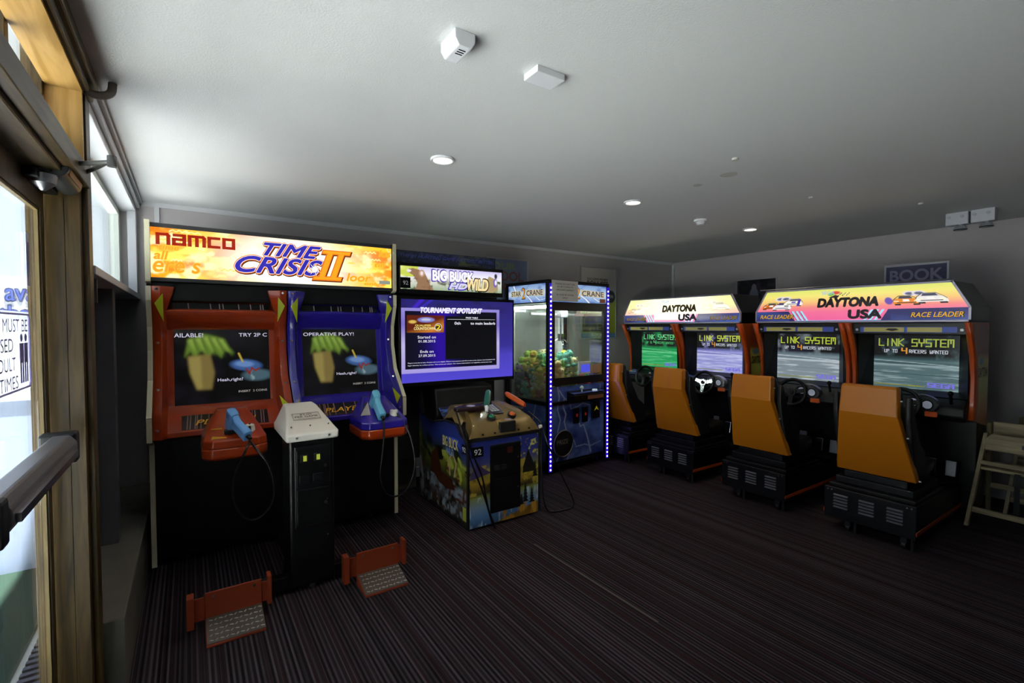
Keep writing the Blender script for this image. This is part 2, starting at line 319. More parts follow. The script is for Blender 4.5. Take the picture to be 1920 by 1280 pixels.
# left wall: panel below the side window, ledge, glazing line
w = MB().box(-.46, -.44, 2.42, YB, .33, 1.70).box(-.46, -.335, 2.42, 2.50, .33, 1.70).box(-.44, -.335, 3.30, 3.40, .33, 1.70)
w.box(-.46, -.305, YF, .345, 0, 1.99).box(-.46, -.305, YF, -.6, 2.06, 2.335).box(-.46, -.40, YF, -.6, 2.335, 2.54); struct(w.build('wall_left', greym, bevel=.003))
struct(MB().box(-.46, -.235, 2.435, YB, 0, .33).build('trim_1', ledgem, bevel=.006))
struct(MB().box(-.235, 1.74, 4.17, YB, 0, .335).build('trim_2', ledgem, bevel=.006))
struct(MB().box(-.46, XL + .012, 2.42, YB, 1.70, 1.735).build('trim_3', whitem, bevel=.003))
struct(MB().box(-.46, XL, 2.42, YB, 2.33, H).box(XL, XL + .02, 2.42, YB - .001, 2.365, 2.39).box(XL, XL + .035, 2.42, YB - .001, 2.40, H).build('trim_4', whitem, bevel=.003))
struct(MB().box(XL - .05, XL + .0, YB - .07, YB, 1.735, 2.33).build('trim_5', whitem, bevel=.003))
struct(MB().box(XL + .03, XR, YB - .012, YB, H - .035, H).build('trim_6', whitem))
struct(MB().box(-.20, -.17, YB - .012, YB, .34, H - .035).build('trim_7', whitem))
struct(MB().box(XR - .03, XR, YB - .03, YB, .1, H - .03).build('trim_8', whitem))
struct(MB().box(1.76, XR, YB - .014, YB, 0, .1).build('baseboard_back', whitem, bevel=.003))
struct(MB().box(XR - .014, XR, YF, YB - .03, 0, .1).build('baseboard_right', whitem, bevel=.003))
wf = mat('window_frame_white', 'e4e8dc', .5)
win = MB().box(-.45, -.40, 2.42, YB, 1.735, 1.775).box(-.45, -.40, 2.42, YB, 2.29, 2.33).box(-.45, -.40, YB - .09, YB, 1.775, 2.29).box(-.45, -.40, 2.42, 2.46, 1.775, 2.29).build('window_1', wf)
struct(win); MB().box(-.428, -.422, 2.46, YB - .09, 1.775, 2.29).build('pane', glass('window_glass'), win)
# door frame post, header beam, transom
struct(MB().box(-.46, -.36, 2.30, 2.42, 0, 2.54).box(-.36, -.30, 2.34, 2.42, 0, H).box(-.36, -.318, 2.30, 2.34, 0, H).build('trim_9', timber, bevel=.002))
struct(MB().box(-.46, -.325, YF, 2.30, 1.99, 2.055).box(-.325, -.292, YF, 2.34, 2.005, 2.075).box(-.46, -.41, YF, 2.30, 2.055, 2.10).build('trim_10', timbery, bevel=.003))
struct(MB().box(-.398, -.30, YF, 2.30, 2.335, 2.345).build('trim_11', pine))
struct(MB().box(-.40, -.302, 2.285, 2.30, 2.075, 2.335).build('trim_12', pinez))
struct(MB().box(-.398, -.285, YF, 2.41, 2.345, H).box(-.30, -.268, YF, 2.40, 2.375, H).build('trim_13', timbery, bevel=.006))
tr = MB()
for y in (2.26, 1.86, 1.30, .35, -.635): tr.box(-.440, -.400, y, y + .035, 2.10, 2.54)
tr = struct(tr.build('window_2', timber, bevel=.002)); MB().box(-.418, -.414, -.6, 2.30, 2.10, 2.54).build('pane', glass('transom_glass'), tr)
# glazing that carries on behind the camera
for k, y0 in enumerate(()):
    b = MB().box(-.45, -.40, y0, y0 + .06, .0, 1.99).box(-.45, -.40, y0 + .89, y0 + .95, .0, 1.99).box(-.45, -.40, y0 + .06, y0 + .89, 0, .2).box(-.45, -.40, y0 + .06, y0 + .89, 1.9, 1.99)
    o = struct(b.build('window_%d' % (k + 2), timber, bevel=.002)); MB().box(-.428, -.422, y0 + .06, y0 + .89, .2, 1.9).build('pane', glass('glazing%d' % k), o)
# the two door leaves
palewood = wood('door_timber', '5e4e2c', '7e6c42', 'z')
def leaf(n, y0, y1):
    d = bpy.data.objects.new('door_%d' % n, None); COL.objects.link(d); d.location = (-.43, y0, 0); struct(d); L = y1 - y0
    MB().box(-.008, .022, 0, .045, .01, 1.985).box(-.008, .022, L - .045, L, .01, 1.985).box(-.008, .022, .045, L - .045, .01, .17).box(-.008, .022, .045, L - .045, 1.90, 1.985).build('door_frame', timber, d, bevel=.002)
    MB().box(.006, .016, L - .053, L - .045, .17, 1.90).box(.006, .016, .045, .053, .17, 1.90).box(.006, .016, .053, L - .053, .17, .18).box(.006, .016, .053, L - .053, 1.89, 1.90).build('glazing_bead', palewood, d)
    MB().box(-.002, .003, .045, L - .045, .17, 1.90).build('pane', glass('door_glass'), d)
    pb = MB(); y_a, y_b = .08, L - .17
    pb.prism([(.055, 1.055), (.105, 1.06), (.118, 1.085), (.118, 1.12), (.10, 1.145), (.055, 1.145)][::1], y_a, y_b, 'y')
    o = pb.build('push_bar', mat('push_bar_grey', '77777c', .35, .4), d, bevel=.006)
    MB().box(.11, .128, y_a + .02, y_b - .06, 1.085, 1.105).build('bar_ridge', M['steel'], o)
    MB().box(.022, .115, y_b - .005, y_b + .055, 1.05, 1.15).box(.022, .115, y_a - .05, y_a, 1.05, 1.15).build('bar_end', M['dark'], o, bevel=.008)
    return d
d1 = leaf(1, 1.315, 2.275); leaf(2, .35, 1.305)
cl = MB().cyl((.088, .735, 2.005), (.088, .955, 1.995), .036, 26).build('door_closer', mat('closer_grey', '55585a', .4, .5), d1, smooth=True, bevel=.003)
MB().box(.022, .06, .70, .96, 1.955, 1.987).build('closer_bracket', M['dark'], cl, bevel=.004)
MB().cyl((.062, .742, 1.972), (.062, .742, 1.945), .034, 22, .030).cyl((.062, .742, 1.945), (.062, .742, 1.922), .030, 22, .006).build('spindle_cap', M['steel'], cl, smooth=True)
MB().prism([(.1195, 1.985), (.1225, 2.003), (.1255, 2.001), (.1225, 1.982)], .76, .95, 'y').build('gold_plate', mat('brass_plate', 'b07a28', .35, .5), cl)
for a_ in (.6, 2.6, 4.4): MB().cyl((.088 + .02 * math.cos(a_), .735, 2.005 + .02 * math.sin(a_)), (.088 + .02 * math.cos(a_), .733, 2.005 + .02 * math.sin(a_)), .004, 10).build('screw', M['dark'], cl)
ar = MB().tube([(.07, .82, 2.035), (.13, .81, 2.038), (.225, .775, 2.050)], .008, 8, 3).tube([(.225, .775, 2.058), (.17, .90, 2.055), (.115, .985, 2.045)], .007, 8, 3).cyl((.225, .775, 2.035), (.225, .775, 2.07), .013).build('closer_arm', mat('arm_grey', '6c6c6a', .4, .5), cl, smooth=True)
# sign on the door glass
signm = mat('sign_film', 'f2f4fc', .6); _tr = signm.node_tree.nodes.new('ShaderNodeBsdfTranslucent'); _tr.inputs[0].default_value = (.9, .92, 1, 1); _ad = signm.node_tree.nodes.new('ShaderNodeMixShader'); _ad.inputs[0].default_value = .45
_tp = signm.node_tree.nodes.new('ShaderNodeBsdfTransparent'); _m2 = signm.node_tree.nodes.new('ShaderNodeMixShader'); _m2.inputs[0].default_value = .68
_L = signm.node_tree.links; _L.new(bsdf(signm).outputs[0], _ad.inputs[1]); _L.new(_tr.outputs[0], _ad.inputs[2]); _L.new(_ad.outputs[0], _m2.inputs[1]); _L.new(_tp.outputs[0], _m2.inputs[2]); _L.new(_m2.outputs[0], signm.node_tree.nodes['Material Output'].inputs[0])
sg = MB().box(.005, .008, .17, .80, 1.305, 1.545).build('door_sign', signm, d1)
sp = flat('8f86b8')
MB().tube([(.010, .19, 1.537), (.010, .78, 1.537), (.010, .792, 1.525), (.010, .792, 1.325), (.010, .78, 1.313), (.010, .19, 1.313)], .003, 6, 1).build('sign_border', sp, sg)
for s_, y, z, w_, h_ in (('CHILDREN MUST BE', .49, 1.503, .56, .038), ('SUPERVISED', .44, 1.447, .36, .038), ('BY AN ADULT', .45, 1.392, .38, .038), ('AT ALL TIMES', .46, 1.338, .40, .038)):
    text(s_, sg, (.0105, y, z), w_, h_, sp, rz=PI / 2)
pp = MB()
for (yy, sc_, zb) in ((.705, .9, 1.33), (.75, .85, 1.33)):
    pp.box(.0095, .0105, yy - .022 * sc_, yy + .022 * sc_, zb + .06, zb + .12).box(.0095, .0105, yy - .02 * sc_, yy - .004, zb, zb + .06).box(.0095, .0105, yy + .004, yy + .02 * sc_, zb, zb + .06).cyl((.0095, yy, zb + .136), (.0105, yy, zb + .136), .012, 14)
pp.build('sign_figures', sp, sg)
stk = MB().box(.0035, .0045, .815, .850, 1.63, 1.80).build('sticker', mat('sticker_white', 'cfd0e4', .4), d1); MB().prism([(.820, 1.77), (.845, 1.77), (.843, 1.69), (.8325, 1.65), (.822, 1.69)], .0046, .0054, 'x').build('sticker_emblem', flat('8f86c0'), stk)
# bracket under the sill
tag(MB().box(-.345, -.317, 2.64, 2.646, 1.60, 1.70).cyl((-.331, 2.64, 1.62), (-.331, 2.636, 1.62), .006).cyl((-.331, 2.64, 1.67), (-.331, 2.636, 1.67), .006).build('metal_bracket', M['steel'], bevel=.001), 'small steel bracket screwed under the side window sill beside the door post', 'bracket')
tag(MB().tube([(-.30, 2.31, 2.352), (-.275, 2.33, 2.350), (-.245, 2.35, 2.362), (-.228, 2.365, 2.385), (-.224, 2.37, 2.4195)], .014, 12, 4).build('conduit_bend', mat('conduit_grey', '5a5048', .5), smooth=True), 'short bent grey conduit going into the ceiling above the door post', 'conduit')

# ------------------------------------------------------------------ outdoors
struct(MB().box(-9, -.46, -9, 9, -.12, -.02).build('outside_ground', mat('pale_paving', 'dcdcd6', .8, var=.08)))
tag(MB().box(-1.06, -.66, -3, 4.08, -.02, .0).build('artificial_turf', mat('shade_toned_turf', '1b3324', .95, bump=1, bscale=160, var=.6, vscale=60)), 'green artificial turf laid outside the glass door', 'turf')['kind'] = 'stuff'  # green darkened in the base colour, so the sunlit turf looks shaded
g = MB()
for i in range(60): g.box(-.63, -.50, 1.2 + i * .048, 1.2 + i * .048 + .026, -.02, .0)
tag(g.build('drain_grate', mat('grate_dark', '3a3844', .5, .5)), 'dark slotted drain grate outside along the door threshold', 'grate')
struct(MB().box(-4, -.60, 4.08, 4.2, -.02, 2.33).build('wall_outside', mat('pale_blue_render', '9aa6be', .7)))
pt = tag(MB().box(-1.75, -.66, 4.066, 4.078, 1.05, 1.80).build('outdoor_poster', mat('poster_white', 'bcc0cc', .5)), 'white poster with blue and yellow words on the wall outside the door', 'poster')
for s_, x, z, w_, h_, c in (('s ava', -.875, 1.69, .20, .075, '465aa8'), ('the', -.87, 1.585, .13, .085, '465aa8'), ('m d', -.88, 1.48, .17, .075, '8a9a30'), ('requ', -.875, 1.36, .17, .085, '8a9a30')):
    text(s_, pt, (x, 4.062, z), w_, h_, flat('24285a'), bold=.12); text(s_, pt, (x, 4.060, z), w_ * .97, h_ * .92, flat(c), bold=.015)

# ------------------------------------------------------------------ ceiling fittings
for i, (x, y, l) in enumerate(((1.17, 2.41, 'nearest of the three ceiling downlights, above the hunting game'), (2.73, 2.44, 'middle one of the three lit ceiling downlights'), (4.40, 2.49, 'farthest of the three ceiling downlights, above the racing seats'))):
    t = thing('recessed_downlight', 'round white ' + l, 'downlight', (x, y, H), 0, 'recessed ceiling downlights')
    MB().torus((0, 0, -.004), .058, .009, n=36).build('trim_ring', M['white'], t, smooth=True)
    MB().cyl((0, 0, -.0005), (0, 0, -.004), .05, 32).build('lamp_face', glow('fff2d0', 9, True), t)
    L = bpy.data.lights.new('downlight_beam', 'SPOT'); L.energy = 14; L.color = (1, .84, .6); L.spot_size = 2.0; L.spot_blend = .8; L.shadow_soft_size = .05
    lo = bpy.data.objects.new('downlight_beam', L); COL.objects.link(lo); lo.parent = t; lo.location = (0, 0, -.02)
a = tag(MB().prism([(-.036, 0), (.036, 0), (.036, -.030), (.022, -.050), (-.022, -.050), (-.036, -.030)], -.052, .052, 'y').build('ceiling_sensor', M['white'], bevel=.003), 'white slotted sensor box on the ceiling, the thicker one nearer the door', 'sensor'); a.location = (.728, 1.385, H)
for k in range(3): MB().box(-.012, .012, -.03 + k * .012, -.026 + k * .012, -.0515, -.050).build('vent_slot', M['dark'], a)
a = tag(MB().box(-.062, .062, -.042, .042, -.024, 0).build('ceiling_junction_box', M['white'], bevel=.002), 'flat white rectangular box on the ceiling, right of the thicker sensor box', 'junction box'); a.location = (1.09, 1.40, H)
t = thing('smoke_detector', 'small round white smoke detector on the ceiling before the farthest downlight', 'smoke detector', (3.67, 2.52, H))
MB().cyl((0, 0, 0), (0, 0, -.018), .055, 28).build('base', M['white'], t, smooth=True); MB().cyl((0, 0, -.018), (0, 0, -.045), .042, 28, .030).build('sensing_head', M['white'], t, smooth=True)
t = thing('emergency_light', 'grey twin-box emergency light with two spot lamps on the ceiling at right', 'emergency light', (5.17, 1.12, H), -PI / 2)
for x, w_ in ((-.077, .072), (.075, .072)):
    bx = MB().box(x - w_, x + w_ * .95, -.03, .05, -.10, 0).build('housing', mat('fitting_grey', 'c4c4cc', .5), t, bevel=.006)
    MB().cyl((x - .05, -.03, -.035), (x - .05, -.036, -.035), .012).cyl((x + .03, -.03, -.035), (x + .03, -.036, -.035), .012).build('screw_cap', M['silver'], bx, smooth=True)
    sp_ = MB().cyl((x + .02, -.02, -.10), (x + .02, -.02, -.115), .012).cyl((x + .02, -.02, -.115), (x + .02, -.02, -.14), .032, 24, .045).build('spot_lamp', M['silver'], t, smooth=True)
    MB().cyl((x + .02, -.02, -.1405), (x + .02, -.02, -.146), .042, 24).build('lens', mat('lens_dark', '22252a', .1), sp_)
for x, y, r_, c, l in ((2.49, 1.50, .018, 'd0ccc4', 'tiny cream cap on the ceiling near the stained patches'), (3.67, 1.64, .014, 'dcdcdc', 'tiny white ceiling cap between the patches and the emergency light'), (4.53, 1.26, .016, 'd4d0c8', 'small pale ceiling cap left of the emergency light')):
    tag(MB().cyl((x, y, H), (x, y, H - .012), r_, 18).build('ceiling_fixing', flat(c), smooth=True), l, 'ceiling cap')
for x, y, r_, l in ((2.72, 1.68, .05, 'larger round grey patch on the ceiling'), (2.76, 1.92, .028, 'smaller round grey patch on the ceiling')):
    tag(MB().cyl((x, y, H), (x, y, H - .002), r_, 28).build('ceiling_patch', flat('bdb9b6', .8)), l, 'ceiling patch')
tag(MB().box(1.940, 1.949, 1.55, 2.60, .0, .003).build('floor_strip', mat('strip_grey', '5c544c', .8)), 'thin pale strip lying along the striped carpet', 'floor strip')

# ------------------------------------------------------------------ posters
def poster(name, label, x, y, z, w_, h_, rz, art, lets=(), cat='poster'):
    t = thing(name, label, cat, (x, y, z), rz)
    f = MB(); f.box(-w_ / 2, w_ / 2, -.012, -.001, -h_ / 2, -h_ / 2 + .018).box(-w_ / 2, w_ / 2, -.012, -.001, h_ / 2 - .018, h_ / 2).box(-w_ / 2, -w_ / 2 + .018, -.012, -.001, -h_ / 2 + .018, h_ / 2 - .018).box(w_ / 2 - .018, w_ / 2, -.012, -.001, -h_ / 2 + .018, h_ / 2 - .018)
    f.build('frame', M['alu'], t, bevel=.002)
    MB().box(-w_ / 2 + .004, w_ / 2 - .004, -.003, -.001, -h_ / 2 + .004, h_ / 2 - .004).build('backing', M['paper'], t)
    p = panel('print', w_ - .036, h_ - .036, art, SCR['pos'], t, (0, -.005, 0))
    for s_, cx, cz, ww, hh, c in lets: text(s_, p, (cx, -.0015, cz), ww, hh, flat(c), bold=.07)
    return t
A = Art(80, 110, 'd4d0cc'); A.vgrad([(0, '5f86b0'), (.06, '5f86b0'), (.07, '9aa832'), (.5, 'b4bf4e'), (.62, 'c8cfa0'), (.68, 'd4d0cc')]).rect(.05, .68, .09, .34, '3c3c34').noise(10, 8, '7a8038', .5, .7, 3, (A.U < .68) * (A.V < .34) * (A.V > .09)).ell(.86, .6, .13, .09, '46505c').ell(.3, .52, .22, .1, 'd8d8d0')
poster('bonuses_poster', 'framed white and lime poster headed BONUSES behind the crane machine', 4.35, YB, 1.80, .64, .92, 0, A,
       [('EXCLUSIVE MEMBER', -.02, .30, .36, .03, '6a6a6a'), ('BONUSES', -.02, .245, .36, .06, '3c3e40'), ('DETERMINATION', -.08, -.40, .38, .05, '8c9c9c'), ('WIN', .21, .09, .09, .04, 'c8d0d0')])
A = Art(60, 80, '8aa0c0'); A.vgrad([(0, '9ab0c8'), (1, '8093b8')])
poster('holiday_poster', 'pale blue framed poster with COOL lettering above the hunting game screen', 2.95, YB, 1.96, .56, .60, 0, A, [('OUR', -.05, .21, .3, .07, 'a8b478'), ('COOL', .0, .10, .42, .10, 'a86a6c'), ('DAY!!', .0, -.02, .40, .09, 'a86a6c')])
A = Art(90, 60, '1d1a20'); A.noise(6, 5, '4a4450', .5, .75, 9).ell(.45, .5, .12, .28, '8c90a8').ell(.45, .78, .06, .1, '9a90a0').ell(.36, .35, .07, .2, '8488a0', .1, .5).rect(0, 1, 0, .18, '40302c').noise(12, 3, '7a4a40', .5, .8, 4, A.V < .25)
poster('sports_photo', 'small dark framed photo of a white figure on the right wall', XR, 3.22, 1.87, .52, .46, -PI / 2, A, cat='framed photo')
A = Art(60, 80, '6a6688'); A.vgrad([(0, '54506e'), (1, '66628a')])
poster('booking_poster', 'framed purple poster reading BOOK YOUR above the pink racing marquee', XR, 1.65, 1.78, .50, .66, -PI / 2, A, [('BOOK', 0, .22, .40, .105, 'b4b0d8'), ('YOUR', 0, .09, .40, .105, 'b4b0d8')])
# ------------------------------------------------------------------ twin light-gun cabinet
t = TC = thing('light_gun_cabinet', 'twin red and blue light-gun arcade cabinet under a bright orange marquee', 'arcade machine', (.565, 3.60, 0))
MB().box(-.755, .755, .03, .55, .05, .80).box(-.755, .755, .20, .55, .80, 2.12).box(-.755, .755, .05, .20, 1.66, 1.775).build('body', M['black'], t, bevel=.004)
for sx in (-1, 1):
    prof = [(.55, .03), (0, .03), (0, .79), (-.19, .84), (-.19, .97), (0, 1.17), (.06, 1.35), (.06, 1.50), (0, 1.66), (0, 1.745), (.05, 1.765), (0, 1.78), (0, 2.14), (.55, 2.14)]
    sp_ = MB().prism(prof, sx * .755, sx * .775, 'x').build('side_panel', M['black'], t)
    for seg_ in (prof[1:3] + [(0, .79)], [(-.003, .79), (-.19, .84), (-.19, .97), (0, 1.17), (.06, 1.35), (.06, 1.50), (0, 1.66), (0, 1.745)], [(.05, 1.765), (0, 1.78), (0, 2.14)]):
        m_ = MB(); x0, x1 = (sx * .752, sx * .778) if sx > 0 else (sx * .778, sx * .752)
        for a_, b_ in zip(seg_[:-1], seg_[1:]):
            if a_ == b_: continue
            dy, dz = b_[0] - a_[0], b_[1] - a_[1]; L_ = math.hypot(dy, dz); ny_, nz_ = -dz / L_, dy / L_
            if ny_ > 0: ny_, nz_ = -ny_, -nz_
            m_.prism([a_, b_, (b_[0] + ny_ * .008, b_[1] + nz_ * .008), (a_[0] + ny_ * .008, a_[1] + nz_ * .008)], x0, x1, 'x')
        m_.build('edge_molding', M['molding'], sp_)
for x in (-.6, .6): MB().cyl((x, .12, 0), (x, .12, .05), .02, 14).build('levelling_foot', M['steel'], t)
# marquee
MB().box(-.752, .752, .02, .19, 1.775, 1.80).box(-.752, .752, .02, .19, 2.105, 2.13).build('marquee_frame', mat('marquee_frame_grey', '4a4a4c', .4, .5), t, bevel=.003)
A = Art(300, 70, 'ffc21a'); U, V = A.U, A.V
A.noise(7, 3, 'f5820c', .42, .58, 11).noise(5, 4, 'ee7a10', .40, .60, 15, np.clip(np.abs(U - .5) * 4 - 1.15, 0, 1)).noise(11, 4, 'ffe45a', .52, .66, 12)
cm = np.exp(-(((U - .52) / .27) ** 2 + ((V - .45) / .75) ** 2) ** 1.4); A.mix(cm * 1.15, 'fffdf0'); A.noise(14, 3, 'fff6c0', .55, .68, 14, .8)
for k in range(22):
    yv = rng.rand(); xv = rng.choice([rng.rand() * .28, .74 + rng.rand() * .25]); lw = .02 + rng.rand() * .05
    A.line([(xv + i * lw / 6, yv + .018 * (1 if i % 2 else -1)) for i in range(7)], .012, 'fff0a0' if k % 3 else 'ffd040', 4.4)
art = panel('marquee_artwork', 1.504, .305, A, SCR['mar2'], t, (0, .03, 1.9525))
for s_, cx, cz, w_, h_ in (('ere s', -.62, -.085, .24, .065), ('all', -.70, -.015, .07, .05), ('time', -.66, .035, .10, .03), ('opera', -.52, .085, .12, .022), ('los', .70, .11, .09, .05), ('loor', .50, -.085, .18, .055), ('till', .66, .02, .08, .03), ('only', .60, -.13, .12, .025)):
    text(s_, art, (cx, -.0008, cz), w_, h_, glow('ffcf3c', 1.1), out=.0035, shear=.2); text(s_, art, (cx, -.0012, cz), w_, h_, glow('f8a224', 1.1), out=.001, shear=.2)
nam = glow('b8280e', .8); gtext('namco', art, (-.515, -.004, .085), .40, .055, nam, t=.44, adv=1.75, lens={'m': 2.25})
for s_, cx, cz, w_, h_ in (('TIME', .045, .073, .36, .080), ('CRISIS', -.035, -.036, .54, .105)):
    text(s_, art, (cx + .004, -.0015, cz - .005), w_, h_, glow('5a2010', .5), shear=.4, out=.014)
    text(s_, art, (cx, -.0030, cz), w_, h_, glow('f07018', 1.0), shear=.4, out=.0125)
    text(s_, art, (cx, -.0045, cz), w_, h_, glow('fff8f0', 1.2), shear=.4, out=.0075)
    text(s_, art, (cx, -.0060, cz), w_, h_, glow('3a30c8', .8), shear=.4, out=.0045)
def two(grow, yy, m, dx=0, dz=0):
    b = MB(); g_ = grow; sh = .35
    def rct(u0, u1, v0, v1): b.add([(u + sh * v + dx, 0, v + dz) for u, v in ((u0 - g_, v0 - g_), (u1 + g_, v0 - g_), (u1 + g_, v1 + g_), (u0 - g_, v1 + g_))], [(0, 1, 2, 3)])
    rct(-.09, .10, .085, .105); rct(-.09, .10, -.105, -.085)
    for u0 in (-.055, .025): rct(u0, u0 + .036, -.09, .09)
    o = b.build('lettering', m, art); o.location = (.30, yy, -.01)
two(.010, -.0014, glow('5a2010', .5), .004, -.004); two(.007, -.0029, glow('f07018', 1.0)); two(.0, -.0075, glow('ffae1c', 1.0))
b = MB()
for k in range(14):
    a_ = k / 14 * 2 * PI; r_ = .05 if k % 2 else .03; b.add([(.012 * math.cos(a_ - .3), 0, .012 * math.sin(a_ - .3)), (r_ * math.cos(a_), 0, r_ * math.sin(a_)), (.012 * math.cos(a_ + .3), 0, .012 * math.sin(a_ + .3))], [(0, 1, 2)])
b.cyl((0, 0, 0), (0, -.0005, 0), .016, 16); b.build('starburst', glow('ffffe0', 1.4), art, loc=(.185, -.0085, -.045))
MB().box(.655, .74, -.003, -.001, -.125, -.098).build('licence_sticker', glow('b8c4b0', .6), art)
def prf(z, T): return float(np.interp(z, [p[0] for p in T], [p[1] for p in T]))
OUT = [(.80, 0), (.845, -.185), (.97, -.185), (1.17, .0), (1.35, .055), (1.5, .055), (1.66, 0), (1.745, 0)]
INN = [(.80, .0), (.845, -.165), (.87, -.165), (.955, -.03), (.985, .01), (1.0, .05), (1.48, .11), (1.52, .07), (1.56, .05), (1.60, .045), (1.655, .10)]
for sx, pm, pl in ((-1, M['red'], 1), (1, M['blue'], 2)):
    cx = sx * .378
    zs = [.80, .845, .87, .955, .985, 1.0, 1.17, 1.35, 1.48, 1.50, 1.56, 1.60]
    rows = []
    for z in zs:
        o_, i_ = prf(z, OUT), prf(z, INN); e_ = o_ - .012
        wdt = .305 + (.0 if z > .96 else .0)
        rows.append([(cx + u, y, z) for u, y in ((-.374, o_), (-.355, e_), (-.33, e_ - .004), (-wdt, i_), (-.27, i_), (.27, i_), (wdt, i_), (.33, e_ - .004), (.355, e_), (.374, o_))])
    skip = [(i, j) for i in (5, 6, 7) for j in (4,)]
    b = MB().loft(rows, skip)
    for s2 in (-1, 1):
        top = [(1.60, .305), (1.66, .285), (1.70, .272), (1.745, .262)]
        rr = [[(cx + s2 * u, y, z) for u, y in ((.374, prf(z, OUT)), (.355, prf(z, OUT) - .012), (.33, prf(z, OUT) - .016), (inn, prf(z, OUT) + .02), (inn - .002, .16))] for z, inn in top]
        b.loft(rr if s2 < 0 else [r[::-1] for r in rr])
    b.loft([[(cx - .30, .045, 1.60), (cx + .30, .045, 1.60)], [(cx - .29, .10, 1.615), (cx + .29, .10, 1.615)], [(cx - .285, .11, 1.665), (cx + .285, .11, 1.665)]])
    bz = b.build('monitor_surround', pm, t, bevel=.006, smooth=True, solid=.006)
    for s2 in (-1, 1):
        for z in (1.728, 1.40, 1.12, .90): MB().cyl((cx + s2 * .352, prf(z, OUT) - .010, z), (cx + s2 * .345, prf(z, OUT) - .022, z), .007, 12).build('screw', M['screwm'], bz)
        zt = 1.69; w_ = MB().prism([(cx + s2 * .325, 1.70), (cx + s2 * (.352 if s2 * sx < 0 or 1 else .34), 1.645), (cx + s2 * .31, 1.53)], -.028, -.018, 'y')
        w_ = MB().add([(cx + s2 * u, prf(z, OUT) - .027, z) for u, z in ((.316, 1.700), (.358, 1.640), (.316, 1.530))], [(0, 1, 2)])
        w_.build('yellow_arrow', flat('c0cc2c', .35), bz, solid=.003)
    s2 = 1
    o_ = MB().prism([(cx + .29, 1.055), (cx + .352, .985), (cx + .325, .93)], -.205, -.199, 'y').build('yellow_arrow', flat('c2cc28', .35), bz, bevel=.001)
    if sx > 0: MB().prism([(cx - .35, 1.03), (cx - .335, .935), (cx - .36, .945)], -.21, -.199, 'y').build('yellow_arrow', flat('c2cc28', .35), bz)
    # stripes above the screen
    st = MB(); sw = MB()
    st.box(cx - .275, cx + .275, .085, .098, 1.607, 1.652)
    so_ = st.build('speaker_strip', M['black'], t, bevel=.002)
    for u in (-.19, -.07, -.02, .0, .09, .16, .22, .235): sw.prism([(cx + u, 1.609), (cx + u + .006, 1.609), (cx + u + .002, 1.65), (cx + u - .004, 1.65)], .0835, .0848, 'y')
    sw.build('stripe', flat('b8a8a8'), so_)
    # screen
    A = Art(150, 118, '0b0a0a'); U, V = A.U, A.V; dx = 0 if pl == 1 else .0
    A.noise(4, 4, '15131a', .4, .8, 5)
    A.poly([(.10, .62), (.14, .86), (.30, .93), (.46, .88), (.62, .66), (.50, .70), (.48, .60), (.40, .70), (.34, .60), (.28, .72), (.20, .62), (.16, .70)], '5f7c2c')
    for k in range(15): q_ = .13 + k * .026; A.poly([(q_, .88 - .2 * abs(q_ - .3)), (q_ + .022, .90 - .2 * abs(q_ - .3)), (q_ + .07 + .004 * k, .66 - .03 * (k % 3))], ('7f9c40', '93b04c', '4c6624')[k % 3])
    A.poly([(.13, .64), (.36, .66), (.40, .42), (.37, .20), (.22, .20), (.15, .42)], '7c6c3c').poly([(.14, .62), (.26, .64), (.27, .22), (.22, .22), (.16, .42)], '94864a'); A.a = _blur(A.a, 7)
    A.ell(.74, .50, .17, .075, '3f5f96', .35, -.12).ell(.72, .515, .10, .04, '6a8cc4', .5, -.1).ell(.86, .36, .16, .075, '4a6470', .5).noise(14, 9, 'a8c0c0', .6, .75, 22, np.clip(1.1 - np.hypot((U - .86) / .16, (V - .36) / .08), 0, 1)).line([(.66, .66), (.70, .55)], .015, 'b8a040')
    A.line([(.74, .45), (.77, .38), (.80, .46), (.84, .42), (.88, .45)], .012, '8a2a24')
    tilt = math.atan2(.06, .48)
    scn = panel('screen', .54, .50, A, SCR['scr'], t, (cx, .083, 1.24), (-tilt, 0, 0))
    MB().box(-.285, .285, .004, .02, -.255, .255).build('screen_surround', M['black'], scn)
    wt = glow('d8d4ec', .8)
    if pl == 1:
        text('AILABLE!', scn, (-.19, -.002, .205), .155, .026, wt, bold=.02); text('TRY 2P C', scn, (.175, -.002, .205), .17, .024, wt, bold=.02)
        text('Heah,right?', scn, (.035, -.002, -.095), .145, .026, wt, bold=.02)
    else:
        text('OPERATIVE PLAY!', scn, (-.08, -.002, .205), .36, .024, wt, bold=.02); text('Heah,right?', scn, (.035, -.002, -.095), .145, .024, wt, bold=.02)
    text('INSERT  2 COINS', scn, (.165, -.002, -.175), .17, .014, glow('b8b4b0', .7), bold=.01)
    # control deck stripe panel with player number
    ang = math.atan2(.135, .085)
    dk = MB().box(-.235, .235, -.002, .002, -.065, .065).build('deck_graphic', mat('deck_black', '1a1416', .3, coat=.4), t, loc=(cx, -.100, .9125), rot=(-ang, 0, 0))
    s3 = MB()
    for u in (-.20, -.185, -.16, -.15, -.13, -.09, -.02, .06, .09, .15, .165, .20, .215): s3.prism([(u - .012, -.064), (u - .006, -.064), (u + .004 * 0 + .0, .064), (u - .006, .064)], -.004, -.0021, 'y')
    s3.build('stripe', flat('8a6a68'), dk); text('PLAYER %d' % pl, dk, (-.0, -.006, -.01), .33, .045, flat('e2a41c'), bold=.03, shear=.3)
    # holster
    hx = (.21 - .565) if pl == 1 else (1.09 - .565); hw = .165; y0, y1 = -.50, -.175
    h = thing_h = None
    R_ = [(y0 + .03, y1)]
